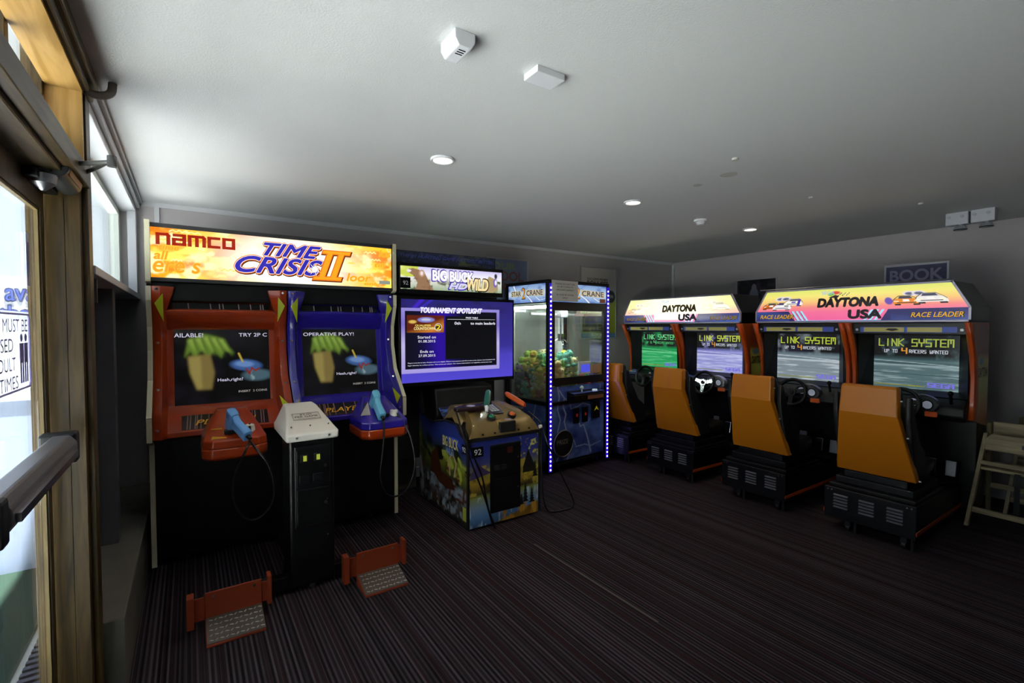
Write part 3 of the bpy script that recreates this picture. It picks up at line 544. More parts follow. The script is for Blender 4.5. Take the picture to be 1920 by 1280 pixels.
    def ring(z, wx, ya, yb, ch=.045): return [(hx - wx, yb, z), (hx - wx, ya + ch, z), (hx - wx + ch, ya, z), (hx + wx - ch, ya, z), (hx + wx, ya + ch, z), (hx + wx, yb, z)]
    lo_ = MB().rings([ring(.745, hw - .015, y0 + .02, y1), ring(.765, hw, y0, y1), ring(.815, hw, y0, y1)]).build('holster_base', M['red'], t, bevel=.008, smooth=True)
    up_ = MB().rings([ring(.815, hw - .002, y0 + .002, y1), ring(.86, hw - .006, y0 + .006, y1), ring(.905, hw - .03, y0 + .10, y1), ring(.965, hw - .065, y0 + .20, y1, .03), ring(1.0, hw - .085, y0 + .26, y1, .02)]).build('gun_holster', pm, t, bevel=.007, smooth=True)
    MB().box(hx - .055, hx + .03, y0 + .05, y0 + .12, .885, .905).build('holster_slot', M['blackmatt'], up_)
    if pl == 1: MB().prism([(hx - .12, .868), (hx - .115, .885), (hx - .045, .874), (hx - .045, .868)], y0 + .028, y0 + .034, 'y').build('yellow_arrow', flat('dfa41c'), up_); MB().prism([(hx - .12, .908), (hx - .115, .914), (hx - .065, .914), (hx - .06, .908)], y0 + .105, y0 + .112, 'y').build('yellow_arrow', flat('dfa41c'), up_)
    else:
        MB().add([(hx - .145, y0 + .115, .90), (hx - .085, y0 + .09, .90), (hx - .07, y0 + .20, .975), (hx - .10, y0 + .215, .965)], [(0, 1, 2, 3)]).build('foil_sticker', M['chrome'], up_, solid=.002)
    MB().cyl((hx + .075, y0 + .085, .865), (hx + .075, y0 + .085, .925), .033, 20, .026).build('cable_socket', M['offwhite'], up_, bevel=.006, smooth=True)
# coin tower
MB().box(-.120, .120, -.74, -.50, .03, .87).build('coin_tower', M['black'], t, bevel=.012)
ct = MB().box(-.095, .10, -.752, -.74, .37, .83).build('coin_door_frame', M['steelblack'], t, bevel=.008)
c1 = MB().box(-.085, .09, -.758, -.752, .60, .81).build('coin_door', M['black'], t, bevel=.01)
for x in (-.045, .025):
    MB().box(x - .02, x + .02, -.764, -.758, .74, .785).build('coin_slot', M['blackmatt'], c1, bevel=.003); MB().box(x - .006, x + .012, -.7655, -.764, .748, .778).build('slot_light', glow('c8d848', .55), c1)
    MB().box(x - .026, x + .026, -.763, -.758, .625, .67).build('reject_cup', M['steelblack'], c1, bevel=.003)
MB().cyl((.065, -.758, .71), (.065, -.768, .71), .010, 18).build('lock', M['chrome'], c1, smooth=True)
c2 = MB().box(-.085, .09, -.758, -.752, .385, .585).build('cash_door', M['black'], t, bevel=.012); MB().cyl((.065, -.758, .50), (.065, -.768, .50), .010, 18).cyl((.075, -.758, .515), (.075, -.763, .515), .004).cyl((.075, -.758, .485), (.075, -.763, .485), .004).build('lock', M['chrome'], c2, smooth=True)
MB().cyl((.08, -.741, .30), (.08, -.746, .30), .004).build('screw', M['screwm'], t); MB().cyl((0, -.70, 0), (0, -.70, .03), .018, 14).build('levelling_foot', M['steel'], t)
def sq(z, x0, x1, ya, yb): return [(x0, ya, z), (x1, ya, z), (x1, yb, z), (x0, yb, z)]
hd = MB().rings([sq(.862, -.140, .140, -.775, -.33), sq(.905, -.140, .140, -.778, -.33), sq(.925, -.128, .128, -.72, -.33), sq(1.018, -.085, .085, -.43, -.33)]).build('tower_hood', M['offwhite'], t, bevel=.012, smooth=True, seg=3)
ry = math.atan2(.29, .093); 
lb = MB().box(-.078, .078, -.0012, .0008, -.042, .042).build('price_label', M['paper'], hd, loc=(.0, -.590, .9695), rot=(-ry, 0, 0))
MB().tube([(-.073, -.002, .038), (.073, -.002, .038), (.073, -.002, -.038), (-.073, -.002, -.038), (-.073, -.002, .038)], .0012, 4, 1).build('label_border', flat('2a2030'), lb)
text('$2.00', lb, (0, -.0025, .020), .066, .018, flat('181418'), bold=.03); text('PER GAME', lb, (0, -.0025, -.006), .126, .020, flat('181418'), bold=.03); text('AND 50c TO CONTINUE', lb, (0, -.0025, -.028), .09, .007, flat('504850'), bold=.0)
for x in (-.085, .085): MB().cyl((x, -.779, .885), (x, -.784, .885), .006, 12).build('screw', M['screwm'], hd)
for x in (-.10, 0, .10): MB().cyl((x, -.70 + .0, .932), (x, -.703, .9365), .004, 10).build('screw', flat('605850'), hd)
# pedals on their floor bar
MB().box(-.53, .47, -.72, -.66, .03, .10).box(-.12, .12, -.70, -.50, .03, .08).build('pedal_bar', M['steelblack'], t, bevel=.004)
MB().box(-.08, .08, -.50, .10, .012, .05).build('floor_duct', M['steelblack'], t, bevel=.004)
pedred = mat('red_painted_steel', '8e3515', .5, var=.08)
for pxm, pw in ((.165, .125), (.905, .125)):
    x0 = pxm - .565
    pd = MB().prism([(-.83, .02), (-.83, .185), (-.842, .185), (-.842, .055), (-1.005, .012), (-1.005, .0), (-.83, .0)][::-1], x0 - pw, x0 + pw, 'x').build('foot_pedal', pedred, t, bevel=.003)
    tp = MB(); d_ = (Vector((0, -1.005, .014)) - Vector((0, -.842, .057)))
    tp.prism([(-.842, .058), (-1.003, .0155), (-1.003, .0175), (-.842, .060)], x0 - pw + .004, x0 + pw - .002, 'x')
    tpo = tp.build('tread_plate', M['tread'], pd); q = MB(); sl_ = -.0425 / .161
    for i in range(5):
        for j in range(11):
            yy = -.862 - i * .031; xx = x0 - pw + .022 + j * .0215; a_ = .6 if (i + j) % 2 else -.6
            zc = .060 + (yy + .842) * (.0425 / .161); q.ell((xx, yy, zc), (.0115, .0036, .003), 8, 5, Matrix.Rotation(a_ + .3, 3, 'Z'))
    q.build('raised_tread', M['tread2'], tpo, smooth=True)
    br = MB().box(x0 - pw - .065, x0 - pw - .0, -.835, -.825, .05, .165).box(x0 - pw - .075, x0 - pw - .045, -.86, -.80, .03, .185).build('pedal_bracket', pedred, t, bevel=.003)
    br = MB().box(x0 + pw, x0 + pw + .04, -.835, -.825, .06, .165).box(x0 + pw + .025, x0 + pw + .045, -.86, -.80, .05, .20).build('pedal_bracket', pedred, t, bevel=.003)
    MB().box(x0 - pw + .02, x0 + pw - .02, -.83, -.71, .03, .09).build('pedal_arm', M['steelblack'], t)
    for u in (-.09, .09): MB().cyl((x0 + u, -.843, .165), (x0 + u, -.849, .165), .006, 10).build('screw', M['screwm'], pd)

# light guns with their cables
def light_gun(label, loc, rot, m, cab, group=None):
    g_ = thing('light_gun', label, 'light gun', loc)
    dy_ = Vector(rot[0]).normalized(); dz_ = Vector(rot[1]); dz_ = (dz_ - dy_ * dz_.dot(dy_)).normalized(); dx_ = dy_.cross(dz_)
    Mx = (Matrix((dx_, dy_, dz_)).transposed() * 1.22).to_4x4()
    def place(o): o.data.transform(Mx); return o
    # butt of grip at the origin, grip along +z, slide on top pointing +y (into the holster)
    def rr(y0, y1, z, wx): return [(-wx, y0, z), (-wx * .6, y0 - .006, z), (wx * .6, y0 - .006, z), (wx, y0, z), (wx, y1, z), (wx * .6, y1 + .006, z), (-wx * .6, y1 + .006, z), (-wx, y1, z)]
    place(MB().rings([rr(-.020, .024, .0, .018), rr(-.022, .024, .015, .019), rr(-.018, .026, .05, .0175), rr(-.016, .03, .09, .017), rr(-.03, .04, .115, .016)]).build('grip', m, g_, bevel=.003, smooth=True))
    place(MB().rings([rr(-.034, .13, .115, .017), rr(-.040, .15, .13, .020), rr(-.040, .15, .155, .020), rr(-.034, .145, .168, .015)]).build('slide', m, g_, bevel=.003, smooth=True))
    place(MB().cyl((0, .15, .142), (0, .175, .142), .012, 16).build('barrel', m, g_, smooth=True))
    place(MB().tube([(0, .03, .075), (0, .055, .066), (0, .075, .08), (0, .078, .115)], .0045, 8).build('trigger_guard', m, g_, smooth=True))
    place(MB().tube([(0, .035, .11), (0, .042, .10), (0, .038, .085)], .004, 6).build('trigger', M['dark'], g_, smooth=True))
    place(MB().box(-.0205, .0205, -.03, .0, .134, .139).box(-.0205, .0205, -.03, .0, .145, .150).build('slide_groove', flat('2c5c94'), g_))
    place(MB().cyl((0, 0, .002), (0, -.002, -.022), .011, 14, .008).build('strain_relief', M['rubber'], g_, smooth=True))
    MB().tube([tuple(Vector(p) - Vector(loc)) for p in cab], .0065, 8).build('cable', M['rubber'], g_, smooth=True)
    return g_
light_gun('bright blue light gun resting in the red holster with a looped cable', (.262, 3.035, .885), ((-.05, .55, -.83), (-.38, .75, .5)), M['gun'],
          [(.268, 3.02, .865), (.31, 2.97, .80), (.355, 2.955, .72), (.38, 2.955, .60), (.365, 2.96, .50), (.30, 2.965, .432), (.235, 2.965, .45), (.185, 2.97, .55), (.19, 2.975, .68), (.235, 2.99, .79), (.272, 3.05, .86), (.285, 3.185, .925)])
light_gun('pale blue light gun standing in the blue holster beside the hunting game', (1.055, 3.10, .90), ((0, .62, -.78), (-.02, .72, .65)), M['gun2'],
          [(1.055, 3.09, .875), (1.05, 3.055, .80), (1.035, 3.05, .66), (1.02, 3.05, .52), (1.05, 3.05, .41), (1.12, 3.05, .365), (1.21, 3.05, .405), (1.265, 3.06, .55), (1.25, 3.08, .72), (1.21, 3.12, .84), (1.165, 3.185, .925)])

# ------------------------------------------------------------------ hunting game: display tower, television, pedestal
t = thing('game_display_tower', 'lit hunting game marquee signs on a black backing above the television', 'arcade display', (1.90, 3.70, 0))
MB().box(-.515, .56, .24, .44, .34, 1.02).box(-.50, .50, .10, .44, 1.02, 2.02).build('tower_body', M['blackmatt'], t, bevel=.005)
MB().box(-.518, .47, -.055, .10, 1.765, 2.015).build('marquee_frame', M['black'], t, bevel=.006)
A = Art(200, 44, 'ece8f0'); U, V = A.U, A.V
A.vgrad([(0, '9ab090'), (.35, 'dfe0d0'), (.7, 'f4f2ff'), (1, 'cfc8f4')]).noise(24, 5, '4c5a3c', .52, .70, 31, (V < .55) * .9 + (U > .93) * .5).rect(.0, .16, .55, 1, 'cfdc5a').noise(10, 6, 'eef0a0', .5, .7, 32, (U < .16) * (V > .55))
A.poly([(.07, .88), (.11, .92), (.17, .86), (.22, .72), (.25, .45), (.27, .2), (.30, .0), (.13, .0), (.15, .3), (.11, .62), (.065, .74)], '9a7658').ell(.19, .72, .028, .16, 'c09a78', .3).ell(.19, .72, .014, .09, 'f0e4e8', .3).ell(.075, .80, .02, .06, 'f0e8f4', .3).noise(14, 7, '6a4a34', .5, .7, 33, (U > .12) * (U < .27) * (V < .5) * .7)
A.poly([(.80, .05), (.82, .45), (.86, .78), (.91, .70), (.955, .50), (.96, .12), (.9, .0)], 'b09a70').ell(.93, .48, .022, .22, '7a62b4', .3).ell(.935, .5, .012, .13, 'f0ecf8', .3).ell(.935, .80, .016, .12, '3a3442', .3)
art = panel('marquee_artwork', .955, .185, A, SCR['mar'], t, (-.027, -.058, 1.893))
for s_, cx, cz, w_, h_, c0, c1, sh_ in (('BIG BUCK', -.01, .030, .38, .082, '6a50c0', 'fbf8ff', 0), ('WILD', .225, -.030, .21, .095, '2a1c14', 'f2dca0', .15), ('HD', .035, -.050, .17, .045, '3a2cb4', 'd4d0fa', .3)):
    text(s_, art, (cx, -.002 - .002 * (s_ == 'WILD'), cz), w_ + .012, h_ + .012, glow(c0, .8), shear=sh_, out=.008); text(s_, art, (cx, -.005 - .002 * (s_ == 'WILD'), cz), w_, h_, glow(c1, 1.1), shear=sh_, out=.004)
nm = MB().box(-.478, -.395, -.004, -.001, -.085, .0).build('number_plate', M['black'], art); text('92', nm, (-.437, -.006, -.043), .042, .032, flat('f0f0f0'), bold=.02)
A = Art(160, 24, '1b2140'); A.noise(30, 5, '39406c', .5, .7, 41).noise(12, 3, '2c3018', .55, .7, 42, A.V < .4).noise(8, 3, '5a6438', .6, .75, 44, A.U > .6)
up = panel('topper_artwork', .93, .10, A, SCR['prt'], t, (-.03, .035, 2.07)); MB().box(-.475, .475, .002, .03, -.055, .055).build('topper_board', M['black'], up, bevel=.004)
text("THE #1 HUNTING GAME JUST GOT BETTER", up, (0, -.003, .008), .88, .036, flat('4c56a8'), bold=.03, shear=.3)
t = thing('television', 'large flat television showing the tournament spotlight screen', 'television', (1.93, 3.655, 1.38))
MB().box(-.555, .555, -.02, .04, -.365, .365).build('casing', M['black'], t, bevel=.006)
MB().box(-.12, .12, .04, .13, -.12, .12).build('wall_bracket', M['steelblack'], t)
A = Art(220, 140, '30299c'); U, V = A.U, A.V
A.vgrad([(0, '5a50e4'), (.30, '5048cc'), (.42, '3c34a0'), (1, '2e287c')]).noise(8, 8, '252050', .5, .8, 51, V > .85).line([(.17, 1.0), (.08, .86)], .03, '4a2ad8', 1.5).line([(.25, 1.0), (.12, .86)], .02, '4030c8', 1.5)
A.rect(-.01, .865, .115, .895, 'a89cf0'); A.vgrad([(.1, 'b4a8f4'), (.45, 'd4ccfc'), (.7, '8a78dc'), (.9, 'a89cf0')], (U < .865) * (V > .115) * (V < .895)); A.rect(.03, .838, .16, .86, '0c0a20')
A.mix(np.exp(-((U - .33) / .11) ** 2) * (U > .03) * (U < .838) * (V > .16) * (V < .86), '3010a8').rect(.365, .835, .26, .80, '0a0a10')
A.rect(.045, .35, .60, .81, '6a2410').mix(((U > .045) & (U < .35) & (V > .6) & (V < .81)) * np.clip(1 - np.abs((V - .7) * 9 - (U - .2) * 5 + .9), 0, 1), 'e08a34').ell(.20, .755, .07, .032, '9090e0', .2).ell(.20, .757, .04, .015, 'd8d8f8', .3).ell(.09, .73, .03, .02, 'f0c860', .6)
scn = panel('screen', 1.07, .675, A, SCR['scr'], t, (0, -.0215, .003))
wt = glow('f4f2ff', 1.0)
def T2(s_, u, v, w_, h_, c='f4f2ff', **k): text(s_, scn, ((u - .5) * 1.07, -.0015 - k.pop('dy', 0), (v - .5) * .675), w_ * 1.07, h_ * .675, glow(c, 1.0), **k)
T2('TOURNAMENT SPOTLIGHT', .425, .873, .54, .062, shear=.25, out=.0028); T2('PRIZE TABLE', .60, .785, .11, .02, bold=.03); T2('0th', .47, .715, .055, .035, bold=.02); T2('to main leaderb', .705, .715, .235, .035, bold=.02)
T2('Started on', .205, .545, .15, .034); T2('01.08.2015', .205, .495, .14, .030); T2('Ends on', .205, .37, .11, .032); T2('27.09.2015', .205, .32, .14, .030)
T2('Players must be at least 18 years old to be eligible. Players must present valid ID to claim prize. Games must be played with', .435, .235, .77, .016, bold=.0); T2('legal identity to collect prizes. One prize per player. For more information on eligibility and prizes visit', .42, .205, .74, .016)
T2('QUALIFIER', .175, .685, .13, .026, 'f0e070', bold=.05); T2('COUNTDOWN', .185, .650, .17, .032, 'f4f0a0', bold=.05, dy=.001)
o = MB().cyl((0, 0, 0), (0, -.001, 0), .032, 26).build('badge', glow('f0e8f0', .9), scn, loc=((.30 - .5) * 1.07, -.002, (.665 - .5) * .675)); MB().cyl((0, 0, 0), (0, -.001, 0), .027, 26).build('badge_centre', glow('604010', .6), scn, loc=((.30 - .5) * 1.07, -.0035, (.665 - .5) * .675))
T2('2', .30, .665, .034, .06, 'f8e030', bold=.05, dy=.004)
MB().box((.38 - .5) * 1.07, (.82 - .5) * 1.07, -.002, -.001, (.762 - .5) * .675, (.765 - .5) * .675).build('rule', wt, scn)
# pedestal
t = thing('hunting_game_pedestal', 'forest-painted hunting game pedestal with a bronze control deck numbered 92', 'arcade machine', (1.655, 3.02, 0))
prof = [(0, .03), (0, .66), (.10, .70), (.17, .775), (.36, .775), (.62, .715), (.80, .755), (.90, .97), (.96, .97), (.96, .12), (.84, .0)]
prof = [(0, .02), (0, .665), (.10, .695), (.17, .765), (.36, .765), (.62, .715), (.80, .755), (.86, .95), (.90, .95), (.90, .03)]
MB().prism(prof, .012, .64, 'x').build('cabinet_body', M['black'], t, bevel=.004)
def side_art():
    A = Art(190, 170, '2a4a78'); U, V = A.U, A.V
    A.vgrad([(0, '2c2622'), (.12, '5c564e'), (.3, '8490a0'), (.42, '4a4a28'), (.6, '8a9a2c'), (.72, '35405c'), (.85, '2b3a8c'), (1, '28306c')])
    A.noise(9, 9, '20241a', .50, .62, 61, V < .72).noise(12, 8, 'b4bc48', .54, .66, 62, (V > .40) * (V < .68) * (U < .55)).noise(14, 10, 'a8b4c0', .54, .68, 63, (V < .38) * (U > .05)).noise(16, 16, '6c3a20', .60, .70, 64, V < .6).noise(7, 7, '161c2c', .5, .7, 65, U > .6)
    A.poly([(.72, .62), (.60, .70), (.50, .42), (.30, .40), (.24, .30), (.40, .27), (.55, .30), (.70, .40)], '5a2c1c').line([(.26, .44), (.22, .58), (.28, .66)], .014, 'c8a888').line([(.34, .44), (.36, .58), (.30, .68)], .014, 'c8a888').line([(.22, .22), (.10, .24), (.08, .40)], .02, '6a3a20')
    A.ell(.27, .80, .17, .055, '1a2a7c', .15).ell(.27, .81, .13, .035, '3a5ad0', .3)
    return A
def sidewarp(U, V, X, Z):
    d = .895 * U; top = np.interp(d, [p[0] for p in prof[1:9]], [p[1] for p in prof[1:9]]); lo = .02
    return np.zeros_like(U), d, lo + (top - lo) * V
sa = panel('side_artwork', 1, 1, side_art(), SCR['prt'], t, (.0095, 0, 0), warp=sidewarp)
MB().tube([(-.0, 0, .02)] + [(-.0, p[0], p[1]) for p in prof[1:8]], .009, 8, 1).build('side_edging', M['blackmatt'], t)
text('BIG BUCK', sa, (-.004, .29, .60), .26, .075, flat('d8cc90'), bold=.06, rz=-PI / 2); text('WILD', sa, (-.004, .30, .53), .13, .05, flat('7aa0f0'), bold=.05, rz=-PI / 2, shear=.2)
nm = MB().box(-.006, -.001, .025, .095, .56, .63).build('number_plate', M['black'], sa); text('92', nm, (-.008, .06, .595), .048, .036, flat('f0f0f0'), bold=.02, rz=-PI / 2)
MB().box(-.003, -.001, .04, .09, .06, .16).build('yellow_sticker', flat('c4cc50'), sa)
A = Art(210, 215, '2c44a0'); U, V = A.U, A.V
A.vgrad([(0, '3a5c84'), (.10, '5c8cc0'), (.22, '8aa8c4'), (.34, '98a048'), (.38, '3c3420'), (.50, 'b89434'), (.60, '8a8a28'), (.72, '4a4c88'), (.84, '2c3484'), (1, '26307c')])
A.noise(10, 8, '4a3a1c', .50, .62, 71, (V > .38) * (V < .64)).noise(14, 10, 'c0a83c', .56, .68, 72, (V > .36) * (V < .7)).noise(18, 5, 'c4d8e8', .55, .7, 73, V < .34).noise(20, 20, 'c8c850', .62, .72, 74, (V > .5) * (U > .7))
A.poly([(.35, .0), (1, .14), (1, .0)], '8a6420').noise(20, 8, 'c89434', .5, .65, 75, (V < .16) * (U > .45)).poly([(.02, .62), (.10, .74), (.20, .66), (.3, .6), (.0, .55)], '4a3c70')
for (u, b0, hh) in ((.80, .16, .22), (.90, .14, .17), (.74, .14, .12), (.95, .45, .18)):
    for k in range(5): A.poly([(u - .05 * (1 - k / 6), b0 + hh * k / 5), (u + .05 * (1 - k / 6), b0 + hh * k / 5), (u, b0 + hh * (k + 1.6) / 5)], '0e1c1c')
A.poly([(.76, .58), (.84, .80), (.95, .58)], '141614').rect(.76, .95, .52, .58, '201c14')
fa = panel('front_artwork', .625, .645, A, SCR['prt'], t, (.326, -.004, .343))
MB().box(.0, .652, -.012, .02, .655, .682).box(.640, .655, -.012, .01, .02, .655).build('front_edging', M['blackmatt'], t, bevel=.003)
nm = MB().box(-.295, -.20, -.005, -.001, .20, .275).build('number_plate', M['black'], fa); text('92', nm, (-.247, -.007, .237), .060, .042, flat('f4f4f4'), bold=.02)
cdn = MB().box(.185, .46, -.016, -.004, .10, .615).build('coin_door', M['steelblack'], t, bevel=.006)
MB().box(.195, .45, -.020, -.016, .37, .60).build('upper_door', M['black'], cdn, bevel=.006); MB().box(.195, .45, -.020, -.016, .115, .355).build('lower_door', M['black'], cdn, bevel=.006)
MB().box(.33, .38, -.024, -.020, .54, .585).build('coin_slot', mat('slot_red', '3a1414', .4), cdn); 
for x in (.235, .30): MB().box(x - .022, x + .022, -.024, -.020, .42, .46).build('reject_cup', M['blackmatt'], cdn, bevel=.002)
for z in (.50, .27): MB().cyl((.425, -.020, z), (.425, -.031, z), .009, 16).build('lock', M['chrome'], cdn, smooth=True)
# bronze deck
def drow(y, z, w0, w1, hz): return [(w0, y, z - hz), (w0 + .03, y, z - .0), (w0 + .09, y, z + .0), (w0 + .11, y, z - .015), (w1 - .11, y, z - .015), (w1 - .09, y, z), (w1 - .03, y, z), (w1, y, z - hz)]
dk = MB().loft([drow(-.01, .685, .008, .645, .004), drow(.0, .735, .012, .64, .05), drow(.04, .785, .03, .615, .08), drow(.14, .83, .06, .58, .10), drow(.28, .875, .10, .53, .13), drow(.36, .872, .12, .51, .13), drow(.50, .80, .12, .50, .07)]).build('control_deck', M['gold'], t, bevel=.008, smooth=True, solid=.004)
MB().prism([(.17, .66), (.34, .70), (.40, .86), (.48, .86), (.62, .74), (.62, .66)], .10, .56, 'x').build('deck_core', M['gold'], t, bevel=.01)
MB().loft([[(.012, y, z - .06), (.012 + .04, y, z), (.11, y, z - .02)] for y, z in ((.16, .78), (.26, .86), (.36, .84), (.48, .76))]).build('deck_shoulder', M['gold'], t, bevel=.006, smooth=True, solid=.01)
sl2 = math.atan2(.19, .075)
kp = MB().box(-.062, .062, -.004, .004, -.085, .085).build('keypad', mat('keypad_brown', '3c2c20', .4), t, loc=(.335, .205, .843), rot=(-math.atan2(.14, .045), 0, 0), bevel=.003)
MB().box(-.042, .042, -.008, -.004, -.065, .065).build('keypad_plate', M['steel'], kp, bevel=.002); q = MB()
for i in range(4):
    for j in range(3): q.box(-.036 + j * .026, -.016 + j * .026, -.012, -.008, -.055 + i * .029, -.035 + i * .029)
q.build('key', flat('dcdcdc'), kp, bevel=.002)
for x, c in ((.245, '0c7a50'), (.435, 'd8641c')):
    bt = MB().cyl((x, .075, .800), (x, .068, .815), .034, 24).build('button_collar', M['blackmatt'], t, smooth=True); MB().ell((x, .066, .816), (.026, .026, .013), 20, 8, Matrix.Rotation(.4, 3, 'X')).build('button_cap', mat('cap_' + c, c, .2, coat=.6), bt, smooth=True)
iw = MB().box(.275, .405, -.004, .05, .745, .785).build('deck_plate', mat('plate_yellowish', 'b09050', .4), t, bevel=.003); MB().box(.345, .395, .0, .046, .786, .788).build('info_sticker', flat('c4b8c8'), iw); MB().box(.285, .335, .0, .046, .786, .788).build('info_sticker', flat('a8842c'), iw)
MB().box(.27, .41, -.022, .01, .70, .78).build('card_reader', M['blackmatt'], t, bevel=.004)
for x in (.12, .225, .44, .54): MB().cyl((x, -.012, .705), (x, -.018, .705), .008, 12).build('screw', flat('181410'), t)
MB().prism([(.56, .76), (.60, .98), (.72, 1.0), (.89, .98), (.89, .70), (.62, .66)], .02, .58, 'x').build('rear_cowl', M['cushion'], t, bevel=.015)
A = Art(60, 30, '141c3c'); A.noise(14, 7, '5078c0', .52, .62, 91)
panel('rear_artwork', .52, .14, A, SCR['prt'], t, (.30, .535, .80), (-.9, 0, 0))
MB().cyl((.653, -.0, .70), (.672, -.0, .70), .014, 16).build('cable_gland', M['offwhite'], t, smooth=True)
def shotgun(label, p0, p1, gm, cab, sc_=None):
    g_ = thing('toy_shotgun', label, 'light gun', p0); P0 = Vector(p0); d = Vector(p1) - P0; L = d.length; u = d.normalized()
    MB().rings([[tuple(d * f + r_ * (Vector((0, 0, 1)) * math.cos(a_) + u.cross(Vector((0, 0, 1))).normalized() * math.sin(a_))) for a_ in [k * PI / 5 for k in range(10)]] for f, r_ in ((0, .016), (.08, .022), (.5, .026), (.9, .024), (1, .014))]).build('pump_grip', gm, g_, bevel=.002, smooth=True)
    return g_
g1 = shotgun('toy shotgun with green pump grip on the bronze deck', (1.845, 3.07, .90), (1.965, 3.24, .985), M['greenp'], None)
MB().cyl((0, 0, 0), (-.012, -.025, -.035), .016, 12, .012).build('white_tip', M['white'], g1, smooth=True)
MB().prism([(-.20, .10), (-.20, .16), (.06, .22), (.06, .10)], -.045, -.010, 'z').build('receiver', mat('gun_brown', '2c1c22', .35), g1, bevel=.012, smooth=True)
MB().prism([(.02, .12), (.02, .16), (.16, .26), (.19, .23)], -.04, -.005, 'z').build('barrel', M['blackmatt'], g1, bevel=.008)
e_ = MB().cyl((-.06, .135, -.0105), (-.06, .135, -.008), .035, 24).build('oval_badge', flat('c8c0e0'), g1); 
MB().tube([tuple(Vector(p) - Vector((1.845, 3.07, .90))) for p in [(1.655, 3.20, .86), (1.625, 3.10, .82), (1.61, 2.99, .70), (1.66, 2.965, .52), (1.76, 2.96, .26), (1.82, 2.95, .06), (1.845, 2.945, .012), (1.835, 2.95, .05), (1.80, 2.955, .14), (1.775, 2.965, .26), (1.75, 2.972, .40), (1.70, 2.975, .52), (1.655, 2.985, .64), (1.632, 3.01, .76)]], .0065, 8).build('cable', M['rubber'], g1, smooth=True)
g2 = shotgun('toy shotgun with orange pump grip beside the crane machine', (2.275, 3.17, .855), (2.21, 3.36, .935), M['orangep'], None)
MB().prism([(-.16, .02), (-.16, .20), (-.02, .22), (.02, .04), (-.06, -.01)], -.06, -.02, 'z').build('receiver', mat('gun_brown2', '2a2020', .35), g2, bevel=.012, smooth=True)
MB().cyl((-.09, .09, -.0205), (-.09, .09, -.017), .032, 24).build('oval_badge', flat('a8b0b4'), g2)
MB().tube([tuple(Vector(p) - Vector((2.275, 3.17, .855))) for p in [(2.30, 3.16, .80), (2.345, 3.06, .72), (2.37, 2.98, .55), (2.47, 2.95, .32), (2.58, 2.93, .10), (2.585, 2.93, .02), (2.50, 2.94, .008), (2.42, 2.95, .010), (2.35, 2.96, .03), (2.322, 2.98, .12), (2.320, 3.0, .30), (2.322, 3.015, .52), (2.325, 3.02, .695)]], .0065, 8).build('cable', M['rubber'], g2, smooth=True)

# ------------------------------------------------------------------ crane machine
rzc = math.radians(4)
t = CR = thing('crane_machine', 'lightning-decorated crane machine with purple light strips and plush toys inside', 'crane machine', (2.955, 3.715, 0), rzc)
CW, CD = .90, .70
MB().box(0, CW, 0, CD, .07, .10).box(.03, CW - .03, .03, CD - .03, .10, .71).box(.0, CW, .0, CD, 1.945, 1.97).box(.02, CW - .02, .02, CD - .02, 1.74, 1.95).box(.0, CW, .0, CD, .70, .735).build('cabinet_body', M['black'], t, bevel=.004)
for x, y in ((.1, .1), (.8, .1), (.1, .6), (.8, .6)): MB().cyl((x - .015, y, .03), (x + .015, y, .03), .03, 18).box(x - .02, x + .02, y - .01, y + .01, .03, .07).build('castor', M['steel'], t)
fr = MB()
for x in (0, CW - .045):
    for y in (0, CD - .045): fr.box(x, x + .045, y, y + .045, .10, 1.95)
fr.box(.045, CW - .045, 0, .03, .90, .975).box(.045, CW - .045, 0, .03, 1.665, 1.745).box(.045, .085, 0, .03, .975, 1.665).box(CW - .085, CW - .045, 0, .03, .975, 1.665).box(0, .02, .045, CD - .045, .70, .74).box(0, .02, .045, CD - .045, 1.735, 1.75)
fr.build('corner_frame', M['black'], t, bevel=.003)
gl = glass('crane_glass', (.97, 1, .98), .10)
MB().box(.085, CW - .085, .012, .016, .975, 1.665).build('front_window', gl, t); MB().box(.008, .011, .045, CD - .045, .74, 1.735).build('side_window', gl, t); MB().box(CW - .011, CW - .008, .045, CD - .045, .74, 1.735).build('side_window', gl, t); MB().box(.045, CW - .045, CD - .012, CD - .009, .74, 1.735).build('rear_window', gl, t)
MB().box(CW - .13, CW - .085, CD - .07, CD - .02, .74, 1.735).box(.05, .07, CD - .07, CD - .02, .74, 1.735).build('inner_post', M['white'], t)
tb = MB().cyl((.06, .10, 1.70), (.06, CD - .10, 1.70), .013, 12).build('fluorescent_tube', glow('f2fff6', 90, True), t); MB().box(.04, .09, .06, CD - .06, 1.715, 1.738).build('tube_batten', M['white'], tb)
tb = MB().cyl((.10, .05, 1.70), (CW - .10, .05, 1.70), .013, 12).build('fluorescent_tube', glow('f2fff6', 90, True), t)
def bolt(A, pts, c='c8d4ec', w_=.008): A.line(pts, w_ * 2.6, '7084c0', 1.0, .9).line(pts, w_, c, 1.0, .6)
def storm(nx, ny, seed): 
    A = Art(nx, ny, '2c3f86'); A.vgrad([(0, '34448c'), (.5, '4a68b8'), (.8, '3c5aac'), (1, '5474c4')]).noise(5, 5, '7090d8', .45, .75, seed).noise(4, 8, '26347c', .5, .75, seed + 1); return A
A = storm(110, 130, 81)
bolt(A, [(.12, 1.0), (.15, .86), (.12, .7), (.17, .55), (.13, .42), (.10, .3)]); bolt(A, [(.15, .95), (.24, .84), (.22, .72), (.27, .62), (.24, .52), (.28, .4), (.25, .25), (.34, .1), (.30, .0)]); bolt(A, [(.25, .84), (.34, .76), (.36, .68), (.48, .70), (.58, .74), (.72, .70), (.76, .58)], w_=.006)
